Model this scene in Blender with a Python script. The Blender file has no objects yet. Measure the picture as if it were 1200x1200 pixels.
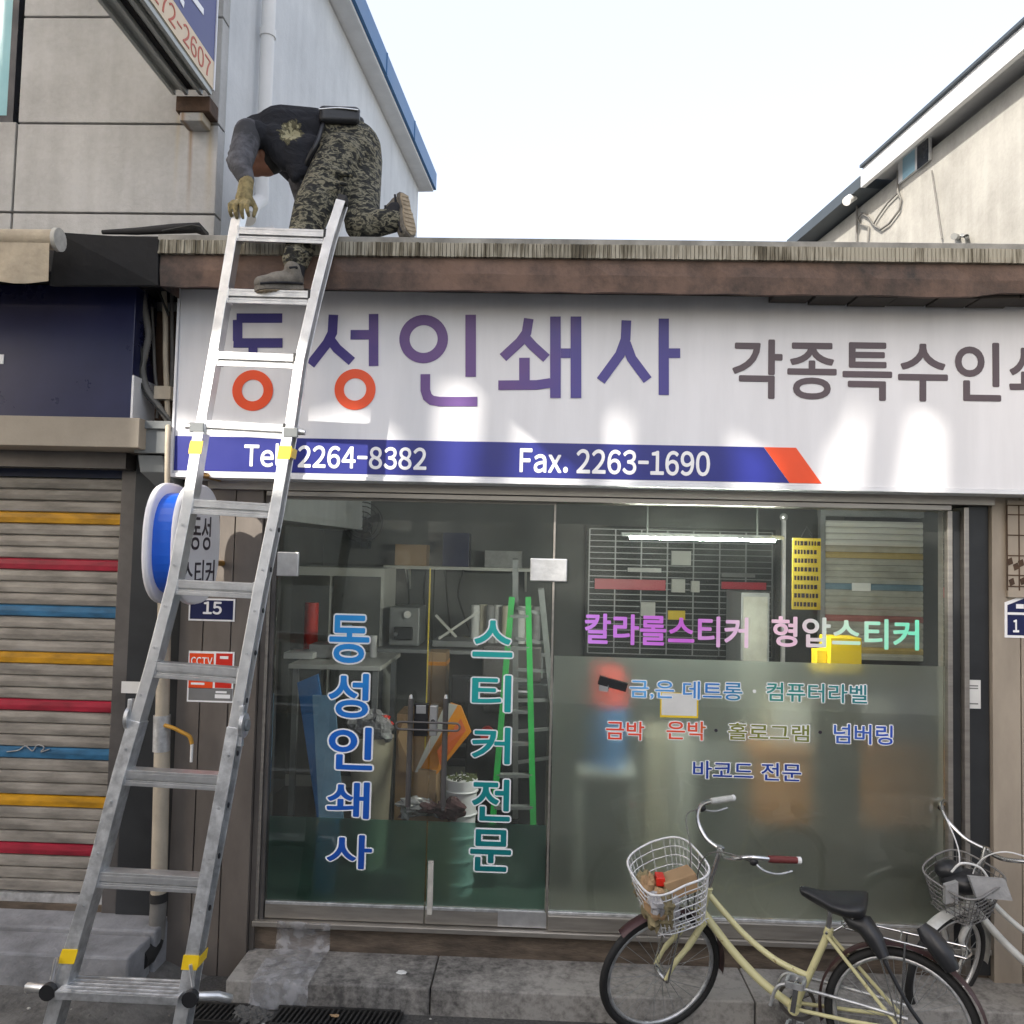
import bpy, math, random
from mathutils import Vector, Matrix
random.seed(7)
R = math.radians
SC = bpy.context.scene
COL = SC.collection
# ------------------------------------------------------------------ camera, sky, sun, exposure
CAM = Vector((0.0, -4.7, 2.28))
YAW, PITCH, ROLL, FPX = R(2.0), R(3.0), R(1.37), 1000.0
_f = Vector((-math.sin(YAW) * math.cos(PITCH), math.cos(YAW) * math.cos(PITCH), math.sin(PITCH)))
_r0 = Vector((math.cos(YAW), math.sin(YAW), 0))
_u0 = _r0.cross(_f)
_rt = _r0 * math.cos(ROLL) + _u0 * math.sin(ROLL)
_up = -_r0 * math.sin(ROLL) + _u0 * math.cos(ROLL)
cd = bpy.data.cameras.new('camera')
cam = bpy.data.objects.new('camera', cd)
COL.objects.link(cam)
cd.sensor_width = 36
cd.lens = FPX / 1200 * 36
cd.clip_start = 0.05
cd.clip_end = 500
cam.matrix_world = Matrix(((_rt.x, _up.x, -_f.x, CAM.x), (_rt.y, _up.y, -_f.y, CAM.y), (_rt.z, _up.z, -_f.z, CAM.z), (0, 0, 0, 1)))
SC.camera = cam

SUN_DIR = Vector((0.75, 1.0, -0.70)).normalized()
SUN_EL = math.asin(-SUN_DIR.z)
SUN_ROT = math.atan2(-SUN_DIR.x, -SUN_DIR.y)
world = bpy.data.worlds.new('World')
SC.world = world
world.use_nodes = True
wn, wl = world.node_tree.nodes, world.node_tree.links
bg = wn['Background']
sky = wn.new('ShaderNodeTexSky')
sky.sky_type = 'NISHITA'
sky.sun_disc = False
sky.sun_elevation = SUN_EL
sky.sun_rotation = SUN_ROT
sky.air_density = 1.0
sky.dust_density = 4.0
sky.ozone_density = 1.0
hz = wn.new('ShaderNodeMix')
hz.data_type = 'RGBA'
hz.inputs[0].default_value = 0.55
hz.inputs[7].default_value = (2.75, 2.68, 2.68, 1)     # bright haze mixed into the clear sky
wl.new(sky.outputs[0], hz.inputs[6])
wl.new(hz.outputs[2], bg.inputs[0])
bg.inputs[1].default_value = 0.15
sl = bpy.data.lights.new('sun', 'SUN')
sl.energy = 2.0
sl.angle = R(0.65)
sl.color = (1.0, 0.94, 0.84)
sun = bpy.data.objects.new('sun', sl)
COL.objects.link(sun)
sun.rotation_euler = SUN_DIR.to_track_quat('-Z', 'Y').to_euler()
SC.view_settings.view_transform = 'Standard'
SC.view_settings.look = 'None'
SC.view_settings.exposure = 1.68
SC.view_settings.gamma = 1.0
SC.cycles.max_bounces = 8
SC.cycles.diffuse_bounces = 4
SC.cycles.glossy_bounces = 4
SC.cycles.transmission_bounces = 6
SC.cycles.transparent_max_bounces = 12
SC.cycles.sample_clamp_indirect = 6
SC.cycles.use_denoising = True


# ------------------------------------------------------------------ geometry helpers
def ray(u, v):
    return (_f + _rt * ((u - 600) / FPX) + _up * ((600 - v) / FPX))


def P(u, v, Y):
    d = ray(u, v)
    return CAM + d * ((Y - CAM.y) / d.y)


def Q(u, v, pt, n):
    d = ray(u, v)
    return CAM + d * ((pt - CAM).dot(n) / d.dot(n))


def G(u, v, z=0.0):
    d = ray(u, v)
    return CAM + d * ((z - CAM.z) / d.z)


ORG = {}


class MB:
    def __init__(s):
        s.v, s.f, s.m, s.sm = [], [], [], []

    def add(s, vs, fs, m=None, smooth=False):
        b = len(s.v)
        s.v += [Vector(x) for x in vs]
        for f in fs:
            s.f.append([b + i for i in f])
            s.m.append(m)
            s.sm.append(smooth)

    def box(s, a, b, m=None):
        x0, x1 = sorted((a[0], b[0])); y0, y1 = sorted((a[1], b[1])); z0, z1 = sorted((a[2], b[2]))
        vs = [(x0, y0, z0), (x1, y0, z0), (x1, y1, z0), (x0, y1, z0), (x0, y0, z1), (x1, y0, z1), (x1, y1, z1), (x0, y1, z1)]
        s.add(vs, [(0, 3, 2, 1), (4, 5, 6, 7), (0, 1, 5, 4), (1, 2, 6, 5), (2, 3, 7, 6), (3, 0, 4, 7)], m)

    def obox(s, c, ax, ay, az, m=None):
        c, ax, ay, az = Vector(c), Vector(ax), Vector(ay), Vector(az)
        vs = [c + ax * i + ay * j + az * k for k in (-1, 1) for (i, j) in ((-1, -1), (1, -1), (1, 1), (-1, 1))]
        s.add(vs, [(0, 3, 2, 1), (4, 5, 6, 7), (0, 1, 5, 4), (1, 2, 6, 5), (2, 3, 7, 6), (3, 0, 4, 7)], m)

    def beam(s, p0, p1, w, d, wax=(1, 0, 0), m=None):
        p0, p1 = Vector(p0), Vector(p1)
        z = (p1 - p0)
        x = Vector(wax); x = (x - z.normalized() * x.dot(z.normalized())).normalized()
        y = z.normalized().cross(x)
        s.obox((p0 + p1) / 2, x * w / 2, y * d / 2, z / 2, m)

    def sweep(s, pts, prof, wax=(1, 0, 0), m=None):
        """profile (list of (a, b)) swept along pts; a along wax, b across"""
        pts = [Vector(p) for p in pts]
        n = len(prof); vs = []
        for i, p in enumerate(pts):
            t = (pts[min(i + 1, len(pts) - 1)] - pts[max(i - 1, 0)]).normalized()
            x = Vector(wax); x = (x - t * x.dot(t)).normalized(); y = t.cross(x)
            vs += [p + x * a + y * b for a, b in prof]
        fs = []
        for i in range(len(pts) - 1):
            for j in range(n):
                k = (j + 1) % n
                fs.append((i * n + j, i * n + k, (i + 1) * n + k, (i + 1) * n + j))
        fs.append(tuple(reversed(range(n))))
        fs.append(tuple((len(pts) - 1) * n + j for j in range(n)))
        s.add(vs, fs, m)

    def tube(s, pts, r, m=None, seg=8, closed=False, caps=True):
        pts = [Vector(p) for p in pts]
        n = len(pts)
        rs = r if isinstance(r, (list, tuple)) else [r] * n
        vs = []; prev = None
        for i, p in enumerate(pts):
            if closed:
                t = (pts[(i + 1) % n] - pts[i - 1]).normalized()
            else:
                t = (pts[min(i + 1, n - 1)] - pts[max(i - 1, 0)]).normalized()
            if prev is None:
                a = Vector((0, 0, 1)) if abs(t.z) < 0.9 else Vector((1, 0, 0))
                x = t.cross(a).normalized()
            else:
                x = (prev - t * prev.dot(t))
                x = x.normalized() if x.length > 1e-6 else t.orthogonal().normalized()
            prev = x; y = t.cross(x)
            vs += [p + (x * math.cos(2 * math.pi * k / seg) + y * math.sin(2 * math.pi * k / seg)) * rs[i] for k in range(seg)]
        fs = []
        for i in range(n if closed else n - 1):
            i2 = (i + 1) % n
            for k in range(seg):
                k2 = (k + 1) % seg
                fs.append((i * seg + k, i * seg + k2, i2 * seg + k2, i2 * seg + k))
        s.add(vs, fs, m, True)
        if caps and not closed:
            s.add(vs[:seg], [tuple(reversed(range(seg)))], m)
            s.add(vs[-seg:], [tuple(range(seg))], m)

    def prism(s, poly, y0, y1, m=None):
        """poly in (x, z), extruded between y0 (front) and y1"""
        n = len(poly)
        area = sum(poly[i][0] * poly[(i + 1) % n][1] - poly[(i + 1) % n][0] * poly[i][1] for i in range(n))
        if area < 0:
            poly = poly[::-1]
        y0, y1 = min(y0, y1), max(y0, y1)
        vs = [(x, y0, z) for x, z in poly] + [(x, y1, z) for x, z in poly]
        fs = [tuple(range(n)), tuple(reversed(range(n, 2 * n)))]
        fs += [(i, n + i, n + (i + 1) % n, (i + 1) % n) for i in range(n)]
        s.add(vs, fs, m)

    def extr(s, pts, vec, m=None):
        pts = [Vector(p) for p in pts]; n = len(pts); vec = Vector(vec)
        s.add(pts + [p + vec for p in pts], [tuple(range(n)), tuple(reversed(range(n, 2 * n)))] + [(i, n + i, n + (i + 1) % n, (i + 1) % n) for i in range(n)], m)

    def ring(s, c, ro, ri, y0, y1, m=None, n=40, e=1.0):
        cx, cz = c; vs = []
        for y in (y0, y1):
            for rr in (ro, ri):
                vs += [(cx + rr * math.cos(2 * math.pi * k / n), y, cz + rr * e * math.sin(2 * math.pi * k / n)) for k in range(n)]
        fs = []
        for k in range(n):
            q = (k + 1) % n
            fs += [(k, q, n + q, n + k), (2 * n + k, 3 * n + k, 3 * n + q, 2 * n + q), (k, 2 * n + k, 2 * n + q, q), (n + k, n + q, 3 * n + q, 3 * n + k)]
        s.add(vs, fs, m)

    def ball(s, c, r, m=None, nu=14, nv=9, M=None):
        c = Vector(c); r = Vector(r) if not isinstance(r, (int, float)) else Vector((r, r, r))
        vs = []
        for j in range(nv + 1):
            th = math.pi * j / nv
            for i in range(nu):
                a = 2 * math.pi * i / nu
                d = Vector((r.x * math.sin(th) * math.cos(a), r.y * math.sin(th) * math.sin(a), r.z * math.cos(th)))
                vs.append(c + (M @ d if M else d))
        fs = []
        for j in range(nv):
            for i in range(nu):
                k = (i + 1) % nu
                fs.append((j * nu + i, (j + 1) * nu + i, (j + 1) * nu + k, j * nu + k))
        s.add(vs, fs, m, True)

    def crumple(s, c, r, m=None, j=.28, nu=11, nv=8):
        k = len(s.v); s.ball(c, r, m, nu, nv); c = Vector(c)
        ju = {}
        for i in range(k, len(s.v)):
            key = tuple(round(x, 4) for x in s.v[i])
            ju.setdefault(key, 1 + random.uniform(-j, j))
            s.v[i] = c + (s.v[i] - c) * ju[key]
        for i in range(len(s.f)):
            if s.f[i][0] >= k: s.sm[i] = False

    def disc(s, c, n, r, t, m=None, seg=24):
        c, n = Vector(c), Vector(n).normalized()
        s.tube([c, c + n * t], r, m, seg)

    def mesh(s, name, mats=None, org=(0, 0, 0), M=None):
        me = bpy.data.meshes.new(name)
        o = Vector(org)
        me.from_pydata([tuple(x - o) for x in s.v], [], s.f)
        names = []
        for mm in s.m:
            mm = mm or mats
            if mm not in names:
                names.append(mm)
        for nm in names:
            me.materials.append(MAT(nm))
        for p, mm, sm in zip(me.polygons, s.m, s.sm):
            p.material_index = names.index(mm or mats)
            p.use_smooth = sm
        me.validate()
        me.update()
        return me

    def build(s, name, mat, parent=None, bev=0, label=None):
        org = ORG.get(parent.name, Vector((0, 0, 0))) if parent else Vector((0, 0, 0))
        o = bpy.data.objects.new(name, s.mesh(name, mat, org))
        COL.objects.link(o)
        if parent:
            o.parent = parent
        ORG[o.name] = org
        if bev:
            b = o.modifiers.new('bevel', 'BEVEL')
            b.width = bev; b.segments = 2; b.limit_method = 'ANGLE'; b.angle_limit = R(40)
        if label:
            o['label'] = label
        return o


def tag(o, label, cat, group=None, kind=None):
    o['label'] = label; o['category'] = cat
    if group: o['group'] = group
    if kind: o['kind'] = kind
    return o


def thing(name, label, cat, loc=(0, 0, 0), group=None):
    o = bpy.data.objects.new(name, None)
    o.empty_display_size = 0.1
    COL.objects.link(o)
    o.location = loc
    ORG[o.name] = Vector(loc)
    return tag(o, label, cat, group)


def solo(mb, name, mat, label, cat, bev=0, group=None, kind=None):
    return tag(mb.build(name, mat, None, bev), label, cat, group, kind)


def structure(mb, name, mat, bev=0):
    o = mb.build(name, mat, None, bev)
    o['kind'] = 'structure'
    return o


# ------------------------------------------------------------------ materials
_M = {}
_DEF = {}


def srgb(r, g, b):
    def c(x):
        x /= 255
        return x / 12.92 if x <= 0.04045 else ((x + 0.055) / 1.055) ** 2.4
    return (c(r), c(g), c(b))


def D(name, col, rough=0.6, metal=0.0, var=0.2, scale=6.0, bump=0.0, bscale=80.0, col2=None, stretch=(1, 1, 1), spec=0.5, det=6, coat=0, ramp=(0.35, 0.65)):
    _DEF[name] = dict(col=col, rough=rough, metal=metal, var=var, scale=scale, bump=bump, bscale=bscale, col2=col2, stretch=stretch, spec=spec, det=det, coat=coat, ramp=ramp)


def newmat(name):
    m = bpy.data.materials.new(name)
    m.use_nodes = True
    nt = m.node_tree
    return m, nt.nodes, nt.links, nt.nodes['Principled BSDF']


def MAT(name):
    if name in _M:
        return _M[name]
    if name in SPECIAL:
        _M[name] = SPECIAL[name](name)
        return _M[name]
    d = _DEF[name]
    m, n, l, b = newmat(name)
    tc = n.new('ShaderNodeTexCoord')
    mp = n.new('ShaderNodeMapping'); mp.inputs['Scale'].default_value = d['stretch']
    l.new(tc.outputs['Object'], mp.inputs[0])
    nz = n.new('ShaderNodeTexNoise'); nz.inputs['Scale'].default_value = d['scale']; nz.inputs['Detail'].default_value = d['det']; nz.inputs['Roughness'].default_value = 0.62
    l.new(mp.outputs[0], nz.inputs[0])
    cr = n.new('ShaderNodeValToRGB')
    cr.color_ramp.elements[0].position = d['ramp'][0]; cr.color_ramp.elements[1].position = d['ramp'][1]
    c = d['col']; c2 = d['col2'] or tuple(x * (1 - d['var']) for x in c)
    cr.color_ramp.elements[0].color = (*c2, 1); cr.color_ramp.elements[1].color = (*c, 1)
    l.new(nz.outputs[0], cr.inputs[0]); l.new(cr.outputs[0], b.inputs['Base Color'])
    b.inputs['Metallic'].default_value = d['metal']
    b.inputs['Specular IOR Level'].default_value = d['spec']
    if d['coat']:
        b.inputs['Coat Weight'].default_value = d['coat']
    rr = n.new('ShaderNodeMapRange'); rr.inputs['To Min'].default_value = max(0.02, d['rough'] - 0.08); rr.inputs['To Max'].default_value = min(1, d['rough'] + 0.1)
    l.new(nz.outputs[0], rr.inputs[0]); l.new(rr.outputs[0], b.inputs['Roughness'])
    if d['bump']:
        n2 = n.new('ShaderNodeTexNoise'); n2.inputs['Scale'].default_value = d['bscale']; n2.inputs['Detail'].default_value = 5
        l.new(mp.outputs[0], n2.inputs[0])
        bp = n.new('ShaderNodeBump'); bp.inputs['Strength'].default_value = d['bump']; bp.inputs['Distance'].default_value = 0.01
        l.new(n2.outputs[0], bp.inputs['Height']); l.new(bp.outputs[0], b.inputs['Normal'])
    _M[name] = m
    return m


def m_glass(name):
    m, n, l, b = newmat(name)
    n.remove(b)
    out = n['Material Output']
    tr = n.new('ShaderNodeBsdfTransparent'); tr.inputs[0].default_value = (0.955, 0.955, 0.945, 1)
    gl = n.new('ShaderNodeBsdfGlossy'); gl.inputs['Roughness'].default_value = 0.015
    gl.inputs[0].default_value = (0.95, 1.0, 0.98, 1)
    fr = n.new('ShaderNodeFresnel'); fr.inputs[0].default_value = 1.5
    tc = n.new('ShaderNodeTexCoord')
    nz = n.new('ShaderNodeTexNoise'); nz.inputs['Scale'].default_value = 1.3; nz.inputs['Detail'].default_value = 1
    l.new(tc.outputs['Object'], nz.inputs[0])
    bp = n.new('ShaderNodeBump'); bp.inputs['Strength'].default_value = 0.03; bp.inputs['Distance'].default_value = 0.05
    l.new(nz.outputs[0], bp.inputs['Height']); l.new(bp.outputs[0], gl.inputs['Normal'])
    # thin film of street dust, strengthened to imitate hazy reflections
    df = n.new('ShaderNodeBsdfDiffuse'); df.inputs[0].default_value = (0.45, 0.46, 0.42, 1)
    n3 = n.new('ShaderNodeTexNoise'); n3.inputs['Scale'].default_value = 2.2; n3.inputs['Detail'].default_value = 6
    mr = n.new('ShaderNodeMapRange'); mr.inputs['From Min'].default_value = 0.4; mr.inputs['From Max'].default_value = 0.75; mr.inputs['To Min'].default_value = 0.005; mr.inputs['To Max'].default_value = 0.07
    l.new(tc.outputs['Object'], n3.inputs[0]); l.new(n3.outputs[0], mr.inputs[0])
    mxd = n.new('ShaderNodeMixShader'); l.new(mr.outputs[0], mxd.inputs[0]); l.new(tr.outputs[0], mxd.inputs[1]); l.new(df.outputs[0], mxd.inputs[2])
    mx = n.new('ShaderNodeMixShader')
    l.new(fr.outputs[0], mx.inputs[0]); l.new(mxd.outputs[0], mx.inputs[1]); l.new(gl.outputs[0], mx.inputs[2]); l.new(mx.outputs[0], out.inputs[0])
    return m


def m_film(name):
    """frosted film stuck behind the glass: rough see-through plus a little scatter"""
    m, n, l, b = newmat(name)
    n.remove(b)
    out = n['Material Output']
    rf = n.new('ShaderNodeBsdfRefraction'); rf.inputs['IOR'].default_value = 1.12; rf.inputs['Roughness'].default_value = 0.62 if name == 'frosted_film' else 0.34
    rf.inputs[0].default_value = (0.95, 0.97, 0.95, 1) if name == 'frosted_film' else (0.62, 0.86, 0.80, 1)
    df = n.new('ShaderNodeBsdfDiffuse'); df.inputs[0].default_value = FILM[name]
    tl = n.new('ShaderNodeBsdfTranslucent'); tl.inputs[0].default_value = (0.55, 0.62, 0.58, 1)
    a = n.new('ShaderNodeMixShader'); a.inputs[0].default_value = 0.5
    l.new(df.outputs[0], a.inputs[1]); l.new(tl.outputs[0], a.inputs[2])
    c = n.new('ShaderNodeMixShader'); c.inputs[0].default_value = 0.27 if name == 'frosted_film' else 0.22
    l.new(rf.outputs[0], c.inputs[1]); l.new(a.outputs[0], c.inputs[2]); l.new(c.outputs[0], out.inputs[0])
    return m


FILM = {'frosted_film': (0.60, 0.60, 0.56, 1), 'frosted_film_green': (0.10, 0.27, 0.23, 1)}


def m_plastic_sheet(name):
    m, n, l, b = newmat(name)
    out = n['Material Output']
    b.inputs['Base Color'].default_value = (0.42, 0.42, 0.43, 1); b.inputs['Roughness'].default_value = 0.22
    tr = n.new('ShaderNodeBsdfTransparent')
    tc = n.new('ShaderNodeTexCoord'); nz = n.new('ShaderNodeTexNoise'); nz.inputs['Scale'].default_value = 14; nz.inputs['Detail'].default_value = 6
    bp = n.new('ShaderNodeBump'); bp.inputs['Strength'].default_value = 0.8; bp.inputs['Distance'].default_value = 0.02
    l.new(tc.outputs['Object'], nz.inputs[0]); l.new(nz.outputs[0], bp.inputs['Height']); l.new(bp.outputs[0], b.inputs['Normal'])
    mr = n.new('ShaderNodeMapRange'); mr.inputs['From Min'].default_value = 0.42; mr.inputs['From Max'].default_value = 0.62; mr.inputs['To Min'].default_value = 0.22; mr.inputs['To Max'].default_value = 0.66
    l.new(nz.outputs[0], mr.inputs[0])
    mx = n.new('ShaderNodeMixShader'); l.new(mr.outputs[0], mx.inputs[0]); l.new(tr.outputs[0], mx.inputs[1]); l.new(b.outputs[0], mx.inputs[2]); l.new(mx.outputs[0], out.inputs[0])
    return m


def m_camo(name):
    m, n, l, b = newmat(name)
    tc = n.new('ShaderNodeTexCoord')
    nz = n.new('ShaderNodeTexNoise'); nz.inputs['Scale'].default_value = 34; nz.inputs['Detail'].default_value = 3.0; nz.inputs['Distortion'].default_value = 0.6
    mp = n.new('ShaderNodeMapping'); mp.inputs['Scale'].default_value = (0.8, 0.8, 1.35)
    l.new(tc.outputs['Object'], mp.inputs[0]); l.new(mp.outputs[0], nz.inputs[0])
    cr = n.new('ShaderNodeValToRGB'); cr.color_ramp.interpolation = 'CONSTANT'
    e = cr.color_ramp.elements
    e[0].position = 0; e[0].color = (0.012, 0.013, 0.012, 1)
    e[1].position = 0.44; e[1].color = (0.055, 0.053, 0.04, 1)
    x = e.new(0.51); x.color = (0.20, 0.185, 0.13, 1)
    x = e.new(0.60); x.color = (0.06, 0.058, 0.045, 1)
    x = e.new(0.66); x.color = (0.02, 0.02, 0.018, 1)
    l.new(nz.outputs[0], cr.inputs[0]); l.new(cr.outputs[0], b.inputs['Base Color'])
    b.inputs['Roughness'].default_value = 0.9
    n2 = n.new('ShaderNodeTexNoise'); n2.inputs['Scale'].default_value = 14; n2.inputs['Detail'].default_value = 4; n2.inputs['Distortion'].default_value = 1.0
    l.new(tc.outputs['Object'], n2.inputs[0])
    bp = n.new('ShaderNodeBump'); bp.inputs['Strength'].default_value = 0.9; bp.inputs['Distance'].default_value = 0.03
    l.new(n2.outputs[0], bp.inputs['Height']); l.new(bp.outputs[0], b.inputs['Normal'])
    return m


def m_shirt(name):
    """black tee with a pale printed patch on the back"""
    m, n, l, b = newmat(name)
    g = n.new('ShaderNodeNewGeometry')
    c = P(338, 150, -0.42)
    sub = n.new('ShaderNodeVectorMath'); sub.operation = 'SUBTRACT'; sub.inputs[1].default_value = c
    l.new(g.outputs['Position'], sub.inputs[0])
    mul = n.new('ShaderNodeVectorMath'); mul.operation = 'MULTIPLY'; mul.inputs[1].default_value = (14, 1.8, 10)
    l.new(sub.outputs[0], mul.inputs[0])
    ln = n.new('ShaderNodeVectorMath'); ln.operation = 'LENGTH'
    l.new(mul.outputs[0], ln.inputs[0])
    nz = n.new('ShaderNodeTexNoise'); nz.inputs['Scale'].default_value = 38; nz.inputs['Detail'].default_value = 6
    l.new(g.outputs['Position'], nz.inputs[0])
    ad = n.new('ShaderNodeMath'); ad.operation = 'MULTIPLY_ADD'; ad.inputs[1].default_value = 1.6
    l.new(nz.outputs[0], ad.inputs[0]); l.new(ln.outputs['Value'], ad.inputs[2])
    cr = n.new('ShaderNodeValToRGB'); cr.color_ramp.interpolation = 'CONSTANT'
    e = cr.color_ramp.elements
    e[0].position = 0; e[0].color = (0.24, 0.21, 0.11, 1); x_ = e.new(.40); x_.color = (.34, .31, .19, 1); x_ = e.new(.58); x_.color = (.10, .09, .05, 1)
    e[-1].position = 0.68; e[-1].color = (0.011, 0.012, 0.017, 1)
    dv = n.new('ShaderNodeMath'); dv.operation = 'MULTIPLY'; dv.inputs[1].default_value = 0.45
    l.new(ad.outputs[0], dv.inputs[0]); l.new(dv.outputs[0], cr.inputs[0])
    l.new(cr.outputs[0], b.inputs['Base Color'])
    b.inputs['Roughness'].default_value = 0.9
    n2 = n.new('ShaderNodeTexNoise'); n2.inputs['Scale'].default_value = 11; n2.inputs['Detail'].default_value = 4; n2.inputs['Distortion'].default_value = 1.2
    l.new(g.outputs['Position'], n2.inputs[0])
    bp = n.new('ShaderNodeBump'); bp.inputs['Strength'].default_value = 0.8; bp.inputs['Distance'].default_value = 0.03
    l.new(n2.outputs[0], bp.inputs['Height']); l.new(bp.outputs[0], b.inputs['Normal'])
    return m


def m_emit(name):
    m, n, l, b = newmat(name)
    b.inputs['Base Color'].default_value = (0.9, 0.9, 0.85, 1)
    b.inputs['Emission Color'].default_value = (0.95, 1.0, 0.9, 1)
    b.inputs['Emission Strength'].default_value = 420.0
    return m


def m_gradx(name):
    """print that changes hue along the window (foil lettering)"""
    x0, x1, stops, met = GRADX[name]
    m, n, l, b = newmat(name)
    g = n.new('ShaderNodeNewGeometry'); sp = n.new('ShaderNodeSeparateXYZ')
    l.new(g.outputs['Position'], sp.inputs[0])
    mr = n.new('ShaderNodeMapRange'); mr.inputs['From Min'].default_value = x0; mr.inputs['From Max'].default_value = x1
    ax = 'Z' if name.endswith('down') else 'X'
    l.new(sp.outputs[ax], mr.inputs[0])
    nz = n.new('ShaderNodeTexNoise'); nz.inputs['Scale'].default_value = 9; nz.inputs['Detail'].default_value = 2
    l.new(g.outputs['Position'], nz.inputs[0])
    ma = n.new('ShaderNodeMath'); ma.operation = 'MULTIPLY_ADD'; ma.inputs[1].default_value = 0.16; l.new(nz.outputs[0], ma.inputs[0])
    mb_ = n.new('ShaderNodeMath'); mb_.operation = 'SUBTRACT'; mb_.inputs[1].default_value = 0.08
    l.new(mr.outputs[0], mb_.inputs[0]); l.new(mb_.outputs[0], ma.inputs[2])
    cr = n.new('ShaderNodeValToRGB'); e = cr.color_ramp.elements
    for i, (p, c) in enumerate(stops):
        el = e[i] if i < 2 else e.new(p)
        el.position = p; el.color = (*srgb(*c), 1)
    l.new(ma.outputs[0], cr.inputs[0]); l.new(cr.outputs[0], b.inputs['Base Color'])
    b.inputs['Roughness'].default_value = 0.4; b.inputs['Metallic'].default_value = met
    return m


GRADX = {}


def m_eave(name):
    """lichen streaked ribbed strip of the gutter edge"""
    m, n, l, b = newmat(name)
    tc = n.new('ShaderNodeTexCoord'); mp = n.new('ShaderNodeMapping'); mp.inputs['Scale'].default_value = (38, 1.5, 3.0)
    l.new(tc.outputs['Object'], mp.inputs[0])
    nz = n.new('ShaderNodeTexNoise'); nz.inputs['Scale'].default_value = 1.0; nz.inputs['Detail'].default_value = 3; nz.inputs['Roughness'].default_value = 0.7
    l.new(mp.outputs[0], nz.inputs[0])
    n2 = n.new('ShaderNodeTexNoise'); n2.inputs['Scale'].default_value = 2.1; n2.inputs['Detail'].default_value = 4
    l.new(tc.outputs['Object'], n2.inputs[0])
    ad = n.new('ShaderNodeMath'); ad.operation = 'MULTIPLY_ADD'; ad.inputs[1].default_value = 0.7
    l.new(n2.outputs[0], ad.inputs[0])
    mm = n.new('ShaderNodeMath'); mm.operation = 'MULTIPLY'; mm.inputs[1].default_value = 0.65
    l.new(nz.outputs[0], mm.inputs[0]); l.new(mm.outputs[0], ad.inputs[2])
    cr = n.new('ShaderNodeValToRGB'); e = cr.color_ramp.elements
    e[0].position = 0.50; e[0].color = (0.045, 0.04, 0.03, 1)
    e[1].position = 0.74; e[1].color = (0.36, 0.335, 0.27, 1)
    x = e.new(0.59); x.color = (0.11, 0.095, 0.065, 1)
    l.new(ad.outputs[0], cr.inputs[0]); l.new(cr.outputs[0], b.inputs['Base Color'])
    b.inputs['Roughness'].default_value = 0.85
    return m


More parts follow.
